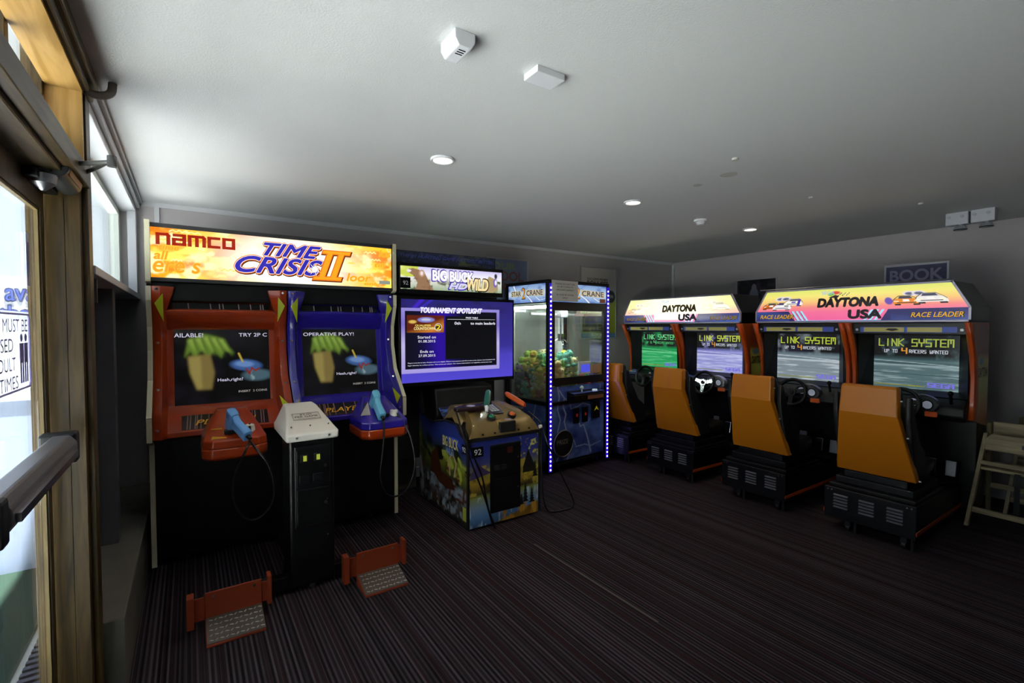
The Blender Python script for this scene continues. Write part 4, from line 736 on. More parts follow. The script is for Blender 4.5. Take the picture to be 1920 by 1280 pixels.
bolt(A, [(.50, .50), (.54, .42), (.60, .44), (.66, .30), (.70, .18), (.74, .04)], w_=.010); bolt(A, [(.28, .4), (.36, .30), (.42, .24), (.46, .15), (.62, .16), (.74, .12), (.95, .16)], w_=.005); bolt(A, [(.25, .25), (.18, .12), (.10, .0)]); bolt(A, [(.93, .98), (.90, .7), (.95, .5)], w_=.005)
lp = panel('front_artwork', .80, .77, A, SCR['prt'], t, (CW / 2, .025, .50))
A = storm(80, 70, 85); bolt(A, [(.7, 1), (.6, .6), (.8, .3), (.7, 0)]); panel('side_artwork', .60, .58, A, SCR['prt'], t, (.026, CD / 2, .40), (0, 0, -PI / 2))
MB().box(.045, .05 + .0, .045, CD - .045, .10, .105).build('sill', M['black'], t)
def header(w_, loc, rz, full):
    A = Art(140, 40, '9ab8dc'); A.vgrad([(0, '6a90cc'), (.5, 'b8d0e8'), (1, '7c9ccc')]).noise(6, 3, '4a68b0', .5, .8, 87); bolt(A, [(.15, 1), (.22, .6), (.30, .5)], 'f4fcff', .02); bolt(A, [(.5, .4), (.6, .2), (.66, .0)], 'f4fcff', .02); bolt(A, [(.75, .3), (.85, .1), (.98, .15)], 'f4fcff', .015)
    a = panel('header_artwork', w_, .185, A, SCR['mar'], t, loc, (0, 0, rz))
    def wrp(X, Z): return X, Z * (1 + .5 * np.abs(X / (.2 * w_)))
    d_ = w_ * .5
    pl_ = MB().box(-.235 * w_, .235 * w_, -.001, 0, -.032, .032).build('name_plate', glow('e8dcb8', .7), a, loc=(.23 * w_, -.003, .005), rot=(0, .04, 0))
    text('CRANE', a, (.23 * w_, -.006, .005), .42 * w_, .055, glow('2c1c48', .6), bold=.03, rx=0)
    text('2', a, (-.065 * w_, -.0045, .005), .085 * w_, .115, glow('3c1c08', .6), bold=.09); text('2', a, (-.065 * w_, -.006, .005), .075 * w_, .105, glow('e09830', .9), bold=.03)
    if full: 
        MB().box(-.15 * w_, .15 * w_, -.001, 0, -.03, .03).build('name_plate', glow('e8dcb8', .7), a, loc=(-.27 * w_, -.003, .005)); text('STAR', a, (-.27 * w_, -.006, .005), .26 * w_, .05, glow('2c1c28', .6), bold=.03)
    else: MB().box(.36 * w_, .47 * w_, -.010, -.007, -.088, -.045).build('maker_sticker', glow('7a4020', .5), a)
header(.80, (CW / 2, -.001, 1.842), 0, False); header(.60, (-.001, CD / 2, 1.842), -PI / 2, True)
ns = MB().box(.03, .40, -.010, -.006, 1.755, 1.965).build('paper_notice', M['paper'], t, rot=(0, 0, 0))
for s_, z, w_ in (('PLEASE DO NOT USE', 1.93, .27), ('$1.00 COINS IN', 1.90, .22), ('ARCADE GAMES!!!', 1.87, .25), ('$1 AND $2 COINS', 1.82, .24), ('ONLY', 1.79, .08)): text(s_, ns, (.215, -.0115, z), w_, .016, flat('3a342e'), bold=.01)
for x in (.0225, CW - .0225):
    s_ = MB().box(x - .017, x + .017, -.006, 0, .04, 1.93).build('light_strip', glow('2a10e0', .8), t)
    s2 = MB()
    for k in range(42): s2.cyl((x, -.006, .06 + k * .0445), (x, -.011, .06 + k * .0445), .0105, 12, .008)
    s2.build('strip_lamp', mat('led_glow%d' % int(x * 100), 'ffffff', .4, emit=5, ecol='b0a4ff'), s_)
cp = MB().prism([(-.10, .735), (-.10, .80), (.02, .83), (.02, .735)], .27, .74, 'x').build('control_box', M['black'], t, bevel=.006)
MB().box(.28, .73, -.095, .02, .812, .818).build('control_plate', mat('plate_blue', '5a6ab0', .3), cp, rot=(0, 0, 0), loc=(0, 0, 0))
MB().cyl((.42, -.05, .815), (.42, -.05, .85), .008, 12).ell((.42, -.05, .865), (.022, .022, .022)).build('joystick', mat('stick_pale', 'c8dcd8', .3), cp, smooth=True)
MB().cyl((.62, -.05, .815), (.62, -.05, .835), .030, 22, .026).build('drop_button', mat('button_white', 'd8ecf0', .25, emit=.3, ecol='d8ecff'), cp, smooth=True)
MB().box(.46, .70, -.104, -.100, .745, .785).build('box_artwork', mat('deco_copper', '8a5a40', .4), cp)
for x, z, w_, h_, c in ((.40, .565, .07, .16, '141014'), (.53, .565, .07, .16, '141014'), (.70, .60, .115, .19, '141008')):
    cs = MB().box(x - w_ / 2, x + w_ / 2, -.004, .02, z - h_ / 2, z + h_ / 2).build('coin_mech' if w_ < .1 else 'note_slot', M['black'], t, bevel=.003)
    if w_ < .1: MB().box(x - .012, x + .012, -.006, -.004, z - .01, z + .02).build('slot_light', glow('a82828', .25), cs)
    else: MB().prism([(x - .035, z - .01), (x, z + .04), (x + .035, z - .01), (x, z + .01)], -.006, -.004, 'y').build('slot_light', glow('a89a20', .5), cs)
pdr = MB().cyl((.205, .018, .30), (.205, -.004, .30), .135, 40).build('prize_door', mat('prize_flap', '2c2a28', .3, .4), t, bevel=.004, smooth=True)
MB().torus((.205, -.004, .30), .135, .008, Matrix.Rotation(PI / 2, 3, 'X'), 48).build('door_ring', M['steel'], pdr, smooth=True); text('PRIZE', pdr, (.19, -.006, .32), .16, .045, flat('8a8684'), bold=.02)
b1 = MB().box(.42, .60, -.012, .010, 1.00, 1.13).build('price_display', mat('display_case', 'd8d8dc', .3), t, bevel=.006); MB().box(.45, .58, -.0135, -.012, 1.02, 1.10).build('display_screen', glow('4a50d8', 1.0), b1)
MB().box(.63, .76, .002, .008, 1.00, 1.09).build('instruction_card', flat('c8a078'), t)
# gantry and claw inside
cl = MB().box(.05, CW - .05, .33, .36, 1.62, 1.65).box(.44, .54, .28, .41, 1.60, 1.68).build('gantry', M['steel'], t, bevel=.003)
c2 = MB().cyl((.49, .34, 1.60), (.49, .34, 1.42), .008, 10).cyl((.49, .34, 1.42), (.49, .34, 1.34), .035, 18)
for k in range(3):
    a_ = k * 2 * PI / 3; c2.tube([(.49 + .03 * math.cos(a_), .34 + .03 * math.sin(a_), 1.36), (.49 + .11 * math.cos(a_), .34 + .11 * math.sin(a_), 1.30), (.49 + .09 * math.cos(a_), .34 + .09 * math.sin(a_), 1.20), (.49 + .045 * math.cos(a_), .34 + .045 * math.sin(a_), 1.16)], .007, 8)
c2.build('claw', M['chrome'], cl, smooth=True)
# plush toys: one of each kind, then copies
PC = [('yellow', 'd8c83c'), ('lime', 'a8cc50'), ('cream', 'ded0a0'), ('green', '5c9c58'), ('navy', '23284c'), ('pink', 'd07878'), ('teal', '6cb4a0'), ('brown', '8a6844'), ('white', 'dcdcd8'), ('purple', '6a5490'), ('red', 'a83028'), ('black', '1c1c20')]
protos = {}
for cn, c in PC:
    fm = mat('plush_' + cn, c, .9, bump=.8, bscale=300, var=.12, vscale=40)
    kind = {'yellow': 'duck', 'lime': 'bear', 'cream': 'bear', 'green': 'frog', 'navy': 'bear', 'pink': 'rabbit', 'teal': 'frog', 'brown': 'bear', 'white': 'rabbit', 'purple': 'bear', 'red': 'duck', 'black': 'bear'}[cn]
    r = thing('plush_toy', 'x', 'plush toy'); MB().ell((0, 0, 0), (.05, .043, .055)).build('body', fm, r, smooth=True); MB().ell((0, -.012, .072), (.042, .038, .038)).build('head', fm, r, smooth=True)
    e = MB()
    for s_ in (-1, 1):
        if kind == 'bear': e.ell((s_ * .032, -.005, .103), (.014, .009, .014), 10, 7)
        elif kind == 'rabbit': e.ell((s_ * .02, 0, .125), (.010, .008, .034), 10, 7)
        elif kind == 'frog': e.ell((s_ * .02, -.015, .106), (.013, .013, .013), 10, 7)
        else: e.ell((s_ * .05, 0, .01), (.014, .026, .03), 10, 7)
    if kind != 'duck': e.build('ears' if kind != 'frog' else 'eyes', fm, r, smooth=True)
    else: e.build('wings', fm, r, smooth=True); MB().ell((0, -.055, .064), (.018, .016, .008), 10, 7).build('beak', flat('d88a20'), r, smooth=True)
    MB().ell((-.045, -.02, .02), (.018, .02, .03), 10, 7).ell((.045, -.02, .02), (.018, .02, .03), 10, 7).build('arms', fm, r, smooth=True)
    MB().ell((-.028, -.04, -.04), (.02, .03, .018), 10, 7).ell((.028, -.04, -.04), (.02, .03, .018), 10, 7).build('feet', fm, r, smooth=True)
    MB().ell((-.015, -.048, .082), (.005, .003, .006), 8, 5).ell((.015, -.048, .082), (.005, .003, .006), 8, 5).build('eye_beads', flat('08080a', .2), r)
    protos[cn] = (r, kind)
used = set(); rp = random.Random(3)
Rz = Matrix.Rotation(rzc, 3, 'Z'); spots = []
for iz, z in enumerate((.80, .885, .97, 1.05, 1.125)):
    for ix in range(7):
        for iy in range(5):
            x = .118 + ix * .109 + rp.uniform(-.01, .01); y = .128 + iy * .110 + rp.uniform(-.01, .01)
            if iz in (1, 2) and 0 < ix < 6 and 0 < iy < 4: continue
            if iz == 0 and 0 < ix < 6 and 0 < iy: continue
            if z > 1.0 and (x > .5 and y < .3): continue
            if iz == 3 and rp.random() < .25: continue
            if iz == 4 and (ix > 3 or rp.random() < .4): continue
            if z > .84 and x > .45 and iy == 0: 
                if iz > 1: continue
            spots.append((x, y, z))
order = ['yellow', 'lime', 'green', 'cream', 'navy', 'pink', 'teal', 'brown', 'white', 'purple', 'yellow', 'lime', 'black', 'red', 'cream', 'teal']
for k, (x, y, z) in enumerate(spots):
    cn = order[(k * 5 + int(z * 40)) % len(order)] if z < 1.0 else rp.choice(['yellow', 'lime', 'cream', 'yellow', 'teal', 'green'])
    pr_, kind = protos[cn]
    if cn not in used: o = pr_; used.add(cn)
    else:
        o = pr_.copy(); COL.objects.link(o)
        for ch in list(pr_.children): c_ = ch.copy(); COL.objects.link(c_); c_.parent = o
    p = Rz @ Vector((x, y, 0)) + Vector((2.955, 3.715, z)); o.location = p
    o.rotation_euler = (rp.uniform(-.35, .35), rp.uniform(-.4, .4), rzc + (-.9 if x < .3 else 0) + rp.uniform(-.9, .9)); s_ = rp.uniform(.9, 1.15); o.scale = (s_, s_, s_)
    where = ('against the side glass' if x < .2 else 'against the front glass' if y < .2 else 'at the back')
    lev = 'bottom layer' if z < .85 else 'second layer' if z < .93 else 'middle layer' if z < 1.01 else 'upper layer' if z < 1.09 else 'top'
    o['label'] = '%s plush %s in the %s of the crane machine heap, %s' % (cn, kind, lev, where); o['group'] = '%s plush toys in the crane machine' % cn
for cn in protos:
    if cn not in used: 
        for ch in list(protos[cn][0].children): bpy.data.objects.remove(ch)
        bpy.data.objects.remove(protos[cn][0])
# ------------------------------------------------------------------ twin racing cabinets
def tmat(n): return flat(n)
def race_art(bright, seed):
    A = Art(440, 100, 'f06a90'); U, V = A.U, A.V
    A.vgrad([(0, 'f0609c'), (.3, 'f4709a'), (.45, 'f48a86'), (.62, 'f8c878'), (.8, 'f4e87a'), (1, 'dce86c')])
    def car(u, v, s_, c, c2):
        w = .055 * s_; h = .12 * s_
        def q(pts, col): A.poly([(u + a * w, v + b * h) for a, b in pts], col)
        q([(-.9, -1.0), (-.45, -1.0), (-.45, -.5), (.45, -.5), (.45, -1.0), (.9, -1.0), (.95, .1), (-.95, .1)], '181418')
        q([(-1, -.75), (1, -.75), (1.03, -.1), (.85, .35), (.55, .45), (-.55, .45), (-.85, .35), (-1.03, -.1)], c); q([(-.62, .4), (.62, .4), (.46, .98), (-.46, .98)], c2); q([(-.54, .42), (.54, .42), (.42, .86), (-.42, .86)], '3a3c50')
        q([(-.7, -.52), (.7, -.52), (.7, -.36), (-.7, -.36)], '201820'); q([(-.9, -.28), (-.55, -.22), (-.55, -.06), (-.92, -.1)], 'fff8d0'); q([(.9, -.28), (.55, -.22), (.55, -.06), (.92, -.1)], 'fff8d0'); q([(-.25, -.2), (.25, -.2), (.22, .25), (-.22, .25)], 'f8f4f0' if c2 != 'e8e4ec' else '6a60b0')
        A.line([(u - w, v - .1 * h), (u - .85 * w, v + .35 * h), (u - .46 * w, v + .98 * h), (u + .46 * w, v + .98 * h), (u + .85 * w, v + .35 * h), (u + w, v - .1 * h)], .010, '302830', 4.6)
    for u in (.115, .15, .80, .84): A.ell(u, .74, .03, .07, 'e8e0e8', .3).ell(u, .74, .02, .04, '5a5c78', .4)
    car(.075, .52, .9, 'd86a18', 'f0e060'); car(.145, .50, 1.0, 'f0ecf4', '6a60b0'); car(.205, .62, 1.0, 'f8f4ec', 'e8e4ec'); car(.775, .56, 1.05, 'e88a1c', 'f0d040'); car(.88, .60, 1.15, 'eee8e4', 'c8c0cc')
    A.ell(.70, .56, .018, .10, '6a4ab0', .3).rect(.23, .245, .5, .72, '4a30a0').ell(.44, .86, .025, .05, 'd84830', .5).ell(.415, .82, .018, .05, '70b840', .5)
    A.poly([(.40, .72), (.44, .80), (.46, .76), (.45, .70)], '181418')
    for k in range(9): A.rect(.455 + k * .007, .460 + k * .007, .76 + .03 * (k % 3), .79 + .03 * (k % 3), '38384a')
    A.rect(0, 1, 0, .035, '3a5cb8').rect(0, 1, .035, .05, 'a8d8f0')
    A.poly([(0, .0), (0, .335), (.195, .335), (.235, .0)], '26245e').poly([(1, 0), (1, .335), (.69, .335), (.655, .0)], '26245e').noise(3, 2, '3c58a0', .4, .9, seed, (V < .33) * ((U < .2) + (U > .7)))
    for k in range(3):
        A.poly([(.210 + k * .024, .335), (.222 + k * .024, .335), (.256 + k * .024, .05), (.244 + k * .024, .05)], 'a8e0f4').poly([(.206 + k * .024, .335), (.210 + k * .024, .335), (.244 + k * .024, .05), (.240 + k * .024, .05)], '2a2c70')
        A.poly([(.675 - k * .024, .335), (.663 - k * .024, .335), (.629 - k * .024, .05), (.641 - k * .024, .05)], 'a8e0f4')
    if bright:
        w_ = np.exp(-(((U - .5) / .36) ** 2) ** 2) * (1 - .8 * ((V < .335) * ((U < .30) + (U > .61)))); A.mix(w_ * .9 * np.clip((V - .05) * 8, 0, 1), 'fffff0'); A.mix((V > .34) * .35, 'fffcc8')
    return A
def racing_cabinet(label, yc, screens, bright, seed, labels=None):
    t = thing('racing_game_cabinet', label, 'arcade machine', (4.58, yc, 0), -PI / 2)
    hexo = [(-.775, 1.535), (-.775, 1.64), (-.672, 1.835), (.672, 1.835), (.775, 1.64), (.775, 1.535)]
    MB().prism(hexo, .012, .50, 'y').build('marquee_box', M['black'], t, bevel=.006)
    tr_ = MB()
    for (a_, b_) in zip(hexo, hexo[1:] + hexo[:1]):
        d = Vector((b_[0] - a_[0], 0, b_[1] - a_[1])).normalized(); n = Vector((d.z, 0, -d.x)) * .014
        tr_.prism([a_, b_, (b_[0] + n.x, b_[1] + n.z), (a_[0] + n.x, a_[1] + n.z)], -.004, .014, 'y')
    tr_.build('marquee_trim', mat('trim_grey', 'a8a4b4', .35, .4), t)
    def wrp(U, V, X, Z):
        z = 1.542 + .286 * V; hw = np.interp(z, [1.535, 1.64, 1.835], [.770, .770, .668]) - .008; return (U * 2 - 1) * hw, np.zeros_like(U), z
    art = panel('marquee_artwork', 1, 1, race_art(bright, seed), SCR['mar2'] if bright else SCR['mar'], t, (0, -.001, 0), warp=wrp)
    k_ = 1.0; dk_ = '3a3010' if bright else '140c10'
    text('DAYTONA', art, (.0 if not bright else .04, -.003, 1.705), .44, .070, glow(dk_, .6), shear=.18, out=.0065); text('USA', art, (.13 if not bright else .155, -.003, 1.603), .225, .066, glow(dk_ if not bright else '2a2030', .6), shear=.05, out=.0065)
    text('SEGA', art, (-.14, -.003, 1.79), .10, .028, glow('a8c8ec', .9), bold=.03)
    for x in (-.575, .585): text('RACE LEADER', art, (x, -.003, 1.588), .31, .042, glow('3a2010', .5), bold=.05, shear=.25); text('RACE LEADER', art, (x, -.0045, 1.590), .30, .036, glow('e8b020' if not bright else 'a08420', .9), bold=.02, shear=.25)
    if not bright: MB().tube([(-.75, .03, 1.848), (.66, .03, 1.846)], .006, 8, 1).build('top_bead', M['steel'], t)
    # body
    MB().box(-.75, .75, .02, .45, 1.44, 1.53).box(-.75, .75, .30, .60, .80, 1.44).box(-.75, .75, .36, .60, .10, .80).build('body', M['black'], t, bevel=.004)
    edge = [(-.045, 1.53), (.02, 1.42), (.09, 1.28), (.125, 1.12), (.125, .95), (.10, .82)]
    for x0, x1, s_ in ((-.782, -.752, -1), (-.040, -.008, 0), (.008, .040, 0), (.752, .782, 1)):
        sp_ = MB().prism(edge + [(.47, .74), (.47, 1.53)], min(x0, x1) + .004, max(x0, x1) - .004, 'x').build('side_panel', M['black'] if s_ <= 0 else mat('side_orange%d' % seed, 'a04818', .35, coat=.2), t)
        b = MB(); rows = []
        for i, p in enumerate(edge): rows.append([(x0 - .003, p[0] + .055, p[1]), (x0 - .002, p[0] + .004, p[1]), (x0 + .006, p[0] - .006, p[1]), (x1 - .006, p[0] - .006, p[1]), (x1 + .002, p[0] + .004, p[1]), (x1 + .003, p[0] + .055, p[1])])
        b.loft(rows).build('orange_edge', M['otrim'], t, smooth=True, solid=.004)
        if s_ > 0:
            A = Art(40, 80, '6a3018'); A.vgrad([(0, 'b8481c'), (.2, 'd0a838'), (.35, 'c4cc58'), (.62, 'ccc458'), (.70, '8a3820'), (1, '8a3c24')]).ell(.35, .62, .2, .04, '6c9ab0', .4)
            a2 = panel('side_artwork', .30, .70, A, SCR['prt'], t, (.7795, .32, 1.16), (0, 0, PI / 2)); text('DAYTONA', a2, (0, -.002, .0), .24, .07, flat('1c1814'), bold=.04, shear=.2)
    for k, (cx, (c0, c1, c2, tx)) in enumerate(zip((-.40, .40), screens)):
        fr_ = MB(); o4 = [(-.345, .095, 1.455), (.345, .095, 1.455), (.345, .12, .965), (-.345, .12, .965)]; i4 = [(-.272, .222, 1.432), (.272, .222, 1.432), (.272, .222, 1.0), (-.272, .222, 1.0)]
        P = [(cx + p[0], p[1], p[2]) for p in o4 + i4]; fr_.add(P, [(i, (i + 1) % 4, 4 + (i + 1) % 4, 4 + i) for i in range(4)]); fr_.build('monitor_surround', M['dark'], t, solid=.006)
        A = Art(150, 116, c0); U, V = A.U, A.V
        A.vgrad([(0, c1), (.40, c1), (.44, c2), (.46, c0), (.52, c1), (.55, c0), (.62, '1c1c1c'), (1, '202024')]).noise(3, 40, c2, .52, .70, 101 + seed + k, (V < .44) * .8).noise(8, 5, c1, .55, .8, 105 + k, (V > .55) * .6)
        A.line([(0, .52), (.5, .49), (1, .45)], .010, c2, 1.3).line([(0, .455), (1, .40)], .008, c2, 1.3).line([(0, .28), (1, .26)], .006, c0, 1.3).rect(.02, .58, .045, .065, '8a8c30')
        scn = panel('screen', .54, .43, A, SCR['scr'], t, (cx, .218, 1.216))
        gm = glow(tx, .9); gtext('LINK SYSTEM', scn, (0, -.0015, .155), .47, .055, gm, t=.30, adv=1.42)
        for s_, x, w_, m_ in (('UP TO', -.155, .085, 'd8dce8'), ('RACERS WANTED', .085, .235, 'd8dce8')): gtext(s_, scn, (x, -.0015, .085), w_, .024, glow(m_ if tx != '70e090' else '58c878', .8), t=.30, adv=1.5)
        gtext('4', scn, (-.065, -.0015, .088), .030, .042, glow('d8902c' if tx != '70e090' else '58c878', .9), t=.36)
        gtext('SEGA', scn, (.165, -.0015, -.175), .15, .030, glow('7a74e0', .9), t=.45, adv=1.5); text('PRESS START', scn, (.02, -.0015, -.19), .11, .010, glow('b0b040', .7))
        ic = MB().box(cx - .30, cx + .30, .012, .02, 1.455, 1.497).build('instruction_strip', mat('strip_blue%d%d' % (seed, k), '3c50a8', .4, emit=.15, ecol='3c50a8'), t)
        MB().box(cx - .275, cx - .01, .010, .012, 1.458, 1.494).box(cx + .01, cx + .215, .010, .012, 1.458, 1.494).build('strip_card', mat('card_yel%d%d' % (seed, k), 'b8ac5c', .4, emit=.12, ecol='b8ac5c'), ic)
        MB().prism([(cx - .13, 1.475), (cx - .11, 1.486), (cx - .06, 1.486), (cx - .04, 1.475), (cx - .085, 1.464)], .0085, .010, 'y').build('wheel_drawing', flat('3a3424'), ic)
        for s_ in (-1, 1): MB().cyl((cx + s_ * .325, .02, 1.475), (cx + s_ * .325, .012, 1.475), .010, 14).build('panel_lock', M['silver'], t)
        # dashboard
        MB().prism([(.21, .985), (.10, .955), (.03, .905), (.02, .84), (.06, .80), (.36, .78), (.36, .985)], cx - .352, cx + .352, 'x').build('dashboard', M['dark'], t, bevel=.012, smooth=True)
        bp = MB().prism([(.024, .905), (.095, .952), (.092, .957), (.020, .910)], cx - .33, cx - .19, 'x').build('button_panel', flat('56689a', .35), t)
        for q, c in enumerate(('c0b040', '7a86c0')): MB().box(cx - .32 + q * .06, cx - .27 + q * .06, .045, .060, .932, .945).build('view_button', flat(c, .3), bp, bevel=.002)
        bn = MB(); bn.prism([(cx + .02, .865)] + [(cx + .11 + .105 * math.cos(a_), .915 + .072 * math.sin(a_)) for a_ in [PI - .2 - i * (PI + .0) / 14 for i in range(15)]] + [(cx + .19, .865)], -.015, .05, 'y')
        bn = bn.build('gauge_pod', M['silver'] if (k == 1 and bright) else mat('pod_grey%d%d' % (seed, k), '5a5a60', .35, .4), t, bevel=.008, smooth=True)
        for gx, gz in ((.065, .925), (.150, .915)):
            g_ = MB().cyl((cx + gx, -.015, gz), (cx + gx, -.019, gz), .033, 26).build('gauge', mat('gauge_face%d%d' % (seed, k), 'd0d4e4', .3, emit=.12, ecol='d8e0f8'), bn, smooth=True); MB().torus((cx + gx, -.019, gz), .033, .004, Matrix.Rotation(PI / 2, 3, 'X'), 28, 8).build('gauge_ring', M['black'], g_, smooth=True)
        MB().box(cx + .13, cx + .20, -.0, .03, .825, .862).build('start_button', mat('start_red%d%d' % (seed, k), 'c85a2c', .3, emit=.1), t, bevel=.005)
        MB().cyl((cx + .27, .05, .93), (cx + .27, .03, 1.0), .010, 10).ell((cx + .27, .028, 1.01), (.018, .018, .018), 12, 8).build('gear_shifter', M['black'], t, smooth=True)
        # wheel
        Mw = Matrix.Rotation(PI / 2 - .30, 3, 'X'); wc = Vector((cx, -.055, .905))
        wh = MB().torus(wc, .118, .0155, Mw, 40, 12).build('steering_wheel', M['rubber'], t, smooth=True)
        hub = MB(); hm = M['chrome'] if (k == 1 and bright) else mat('spoke_dark%d%d' % (seed, k), '2c2c30', .35, .3)
        def wp(x, y, z): return tuple(wc + Mw @ Vector((x, y, z)))
        for a_ in (0.25, PI - .25, -PI / 2):
            ca, sa_ = math.cos(a_), math.sin(a_); w2 = .022
            pts = [(-sa_ * w2, ca * w2), (sa_ * w2, -ca * w2), (ca * .112 + sa_ * w2 * .8, sa_ * .112 - ca * w2 * .8), (ca * .112 - sa_ * w2 * .8, sa_ * .112 + ca * w2 * .8)]
            hub.add([wp(x, y, -.004) for x, y in pts] + [wp(x, y, .004) for x, y in pts], [(0, 1, 2, 3), (4, 5, 6, 7), (0, 1, 5, 4), (1, 2, 6, 5), (2, 3, 7, 6), (3, 0, 4, 7)])
        hub.cyl(wp(0, 0, -.006), wp(0, 0, .010), .038, 24).build('wheel_spokes', hm, wh, bevel=.002)
        MB().cyl(wp(0, 0, .010), wp(0, 0, .018), .018, 20).build('horn_button', M['black'], wh, smooth=True)
        MB().cyl(wp(0, 0, -.006), wp(0, .02, -.11), .022, 16).build('steering_column', M['dark'], t, smooth=True)
        for px_, h_, m_ in ((-.02, .40, M['steel']), (.12, .36, M['chrome']), (.24, .36, M['steel'])):
            pd = MB().prism([(.20, h_), (.215, h_ + .005), (.235, h_ + .11), (.22, h_ + .115)], cx + px_ - .032, cx + px_ + .032, 'x').build('foot_pedal', m_, t, bevel=.004); MB().box(cx + px_ - .008, cx + px_ + .008, .225, .37, h_ + .06, h_ + .08).build('pedal_arm', M['steelblack'], pd)
        MB().prism([(.20, .30), (.36, .30), (.36, .42)], cx - .26, cx + .26, 'x').build('footwell', M['steelblack'], t, bevel=.004)
    for x in (-.6, .6):
        for y in (.40, .56): MB().cyl((x, y, 0), (x, y, .06), .022, 14).build('levelling_foot', M['steel'], t)
    return t
racing_cabinet('pink-topped twin racing cabinet nearest the wooden high chairs', 1.75, (('6a8088', '8a98a0', 'c8d4dc', 'b8c83c'), ('3c5458', '5a7478', '98b0b4', 'a0b040')), False, 3)
racing_cabinet('twin racing cabinet with the pale glowing marquee beside the crane machine', 3.45, (('1c8c4c', '2cae64', '70dc98', '70e090'), ('7c7cc8', 'a4a8e8', 'd0d4fc', 'ccd848')), True, 7)

def racing_seat(yc, label, fm):
    t = thing('racing_chair', label, 'racing seat', (3.94, yc, 0), -PI / 2, 'orange racing seats')
    bs = MB().box(-.275, .275, 0, .625, .085, .31).box(-.275, .275, .625, .985, .085, .28).build('base', M['steelblack'], t, bevel=.005)
    MB().box(-.262, .262, .035, .61, .31, .335).box(-.235, .235, .085, .60, .335, .385).build('seat_plinth', M['steelblack'], t, bevel=.006)
    MB().box(-.19, .19, .12, .58, .385, .43).build('slide_rail', M['steelblack'], t, bevel=.003)
    for vx in (-.165, -.005, .16):
        v = MB(); 
        for k in range(5): v.prism([(0, .165 + k * .022), (-.012, .168 + k * .022), (-.012, .173 + k * .022), (0, .178 + k * .022)], vx - .045, vx + .045, 'x')
        v.build('louvre_vent', mat('louvre', '9a9aa4', .3, .6), bs)
    for x in (-.25, -.225, .225, .25): MB().cyl((x, 0, .292), (x, -.005, .292), .005, 10).build('screw', M['screwm'], bs)
    for s_ in (-1, 1): MB().box(min(s_ * .275, s_ * .279), max(s_ * .275, s_ * .279), .0, .985, .115, .14).build('orange_stripe', M['otrim'], bs)
    for x in (-.13, .2):
        MB().cyl((x - .012, .05, .025), (x + .012, .05, .025), .025, 18).box(x - .018, x + .018, .03, .07, .04, .085).build('castor', M['dark'], t, smooth=False)
        MB().cyl((x + .05, .03, 0), (x + .05, .03, .085), .012, 12).build('levelling_foot', M['dark'], t)
    for x in (-.2, .2): MB().cyl((x, .56, 0), (x, .56, .085), .016, 12).build('levelling_foot', M['dark'], t)
    def R(z, hw, y0, y1, inn=.02): return [(-hw + .0, y0, z), (hw, y0, z), (hw + .008, y1, z), (-hw - .008, y1, z)]
    sh = MB().rings([R(.435, .238, .115, .165), R(.50, .232, .088, .14), R(.895, .172, -.050, .004), R(1.075, .165, -.034, .02), R(1.092, .158, -.024, .02)]).build('orange_shell', fm, t, bevel=.008, seg=3)
    for x, z, y in ((.178, 1.0, -.01), (.205, .75, .03), (.245, .45, .14)): MB().cyl((x, y, z), (x + .012, y, z), .006, 10).build('screw', M['screwm'], sh)
    MB().rings([R(.44, .225, .165, .30), R(.55, .215, .13, .26), R(.75, .19, .06, .165), R(.90, .17, .01, .10), R(1.06, .155, .0, .075), R(1.08, .145, .005, .06)]).build('backrest', M['cushion'], t, bevel=.012, smooth=True)
    for s_ in (-1, 1): MB().prism([(.0, 1.03), (.045, 1.02), (.11, .86), (.20, .70), (.31, .62), (.33, .50), (.33, .435), (.15, .435), (.04, .72), (.0, .88)], s_ * .198, s_ * .232 if True else 0, 'x').build('side_bolster', M['cushion'], t, bevel=.010)
    MB().rings([[(-.22, .20, .435), (.22, .20, .435), (.20, .60, .435), (-.20, .60, .435)], [(-.225, .20, .48), (.225, .20, .48), (.21, .615, .50), (-.21, .615, .50)], [(-.19, .22, .505), (.19, .22, .505), (.18, .60, .535), (-.18, .60, .535)]]).build('seat_cushion', M['cushion'], t, bevel=.012, smooth=True)
    return t
s0 = racing_seat(1.35, 'orange backed racing seat nearest the wooden high chairs', M['orange'])
def dup(root, loc, label):
    r = root.copy(); COL.objects.link(r); r.location = loc; r['label'] = label
    for ch in list(root.children):
        c = ch.copy(); COL.objects.link(c); c.parent = r
        for g in list(ch.children): d = g.copy(); COL.objects.link(d); d.parent = c
    return r
for y, l in ((2.185, 'orange backed racing seat before the left screen of the pink racing cabinet'), (3.03, 'orange backed racing seat catching a purple reflection, before the violet screen'), (3.83, 'orange backed racing seat before the green screen, partly behind the crane machine')): dup(s0, (3.94, y, 0), l)

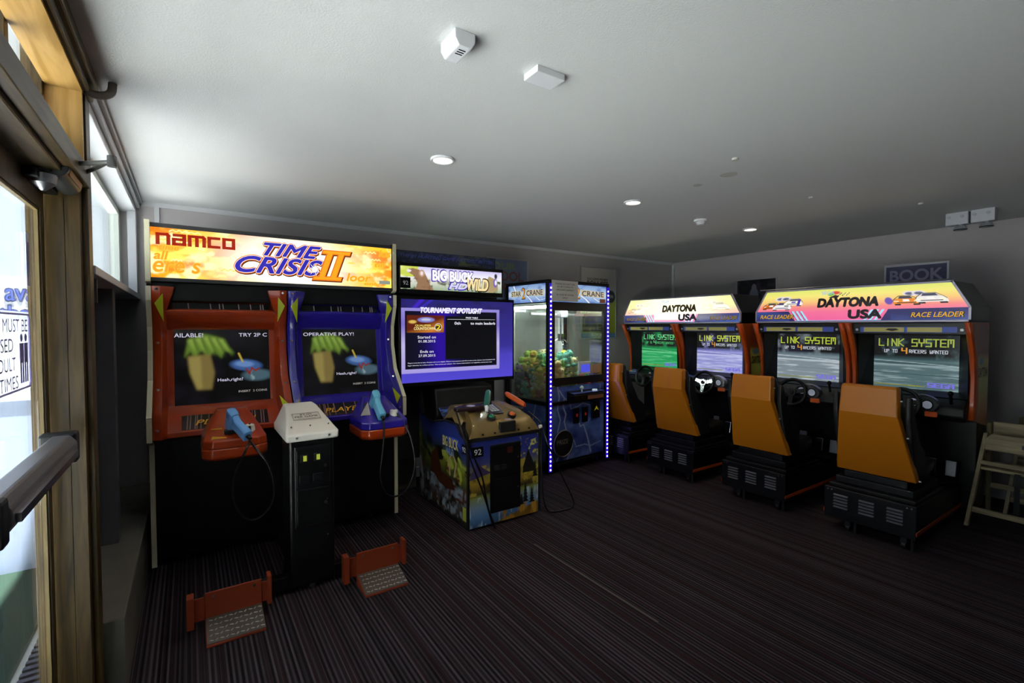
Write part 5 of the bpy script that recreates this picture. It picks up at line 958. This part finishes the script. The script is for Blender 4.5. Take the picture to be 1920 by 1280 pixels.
# ------------------------------------------------------------------ wooden high chairs
cw = wood('high_chair_timber', '8a7c5c', 'b8aa84', 'x', .5, 2.5); cwz = wood('high_chair_leg', '8a7c5c', 'b0a27c', 'z', .5, 2.5)
def bar4(b, p0, p1, w_, d_):
    p0 = Vector(p0); p1 = Vector(p1); return b.add([p + Vector((sx * w_ / 2, sy * d_ / 2, 0)) for p in (p0, p1) for sx, sy in ((-1, -1), (1, -1), (1, 1), (-1, 1))], [(3, 2, 1, 0), (4, 5, 6, 7), (0, 1, 5, 4), (1, 2, 6, 5), (2, 3, 7, 6), (3, 0, 4, 7)])
def high_chair(label, loc, rz):
    t = thing('high_chair', label, 'high chair', loc, rz, 'wooden high chairs')
    for sx in (-1, 1):
        bar4(MB(), (sx * .25, 0, 0), (sx * .185, .13, .70), .024, .045).build('leg', cwz, t, bevel=.004)
        bar4(MB(), (sx * .25, .50, 0), (sx * .20, .26, .76), .024, .045).build('leg', cwz, t, bevel=.004)
    bar4(MB(), (-.24, .01, .125), (.24, .01, .125), .0, .0)
    MB().box(-.238, .238, .016, .036, .105, .145).build('cross_rail', cw, t, bevel=.003)
    MB().box(-.225, .225, .42, .44, .22, .26).build('cross_rail', cw, t, bevel=.003)
    MB().prism([(-.19, .575), (.19, .575), (.185, .66), (.15, .70), (-.15, .70), (-.185, .66)], .095, .112, 'y').build('tray_front', cw, t, bevel=.004)
    MB().box(-.18, .18, .112, .20, .645, .66).build('tray', cw, t, bevel=.004)
    MB().box(-.195, .195, .06, .36, .43, .45).box(-.20, .20, .05, .065, .47, .50).build('seat', cw, t, bevel=.004)
    MB().box(-.185, .185, .285, .30, .56, .62).box(-.185, .185, .275, .29, .66, .77).build('backrest', cw, t, bevel=.004)
    for x in (-.02, .02): pass
    st = MB().box(-.015, .015, .054, .060, .15, .44).build('black_strap', M['rubber'], t); dc = MB().box(.01, .07, .092, .0945, .615, .645).build('maker_mark', flat('3c4048'), t)
    for sx in (-1, 1): MB().box(sx * .205 - .008, sx * .205 + .008, .10, .28, .50, .53).build('arm_rail', cw, t, bevel=.003)
    return t
high_chair('pale wooden high chair at the right edge, in front of its twin', (4.84, .775, 0), -PI / 2 - .04)
high_chair('pale wooden high chair nested behind the front one by the right wall', (5.38, .66, 0), -PI / 2 + .06)
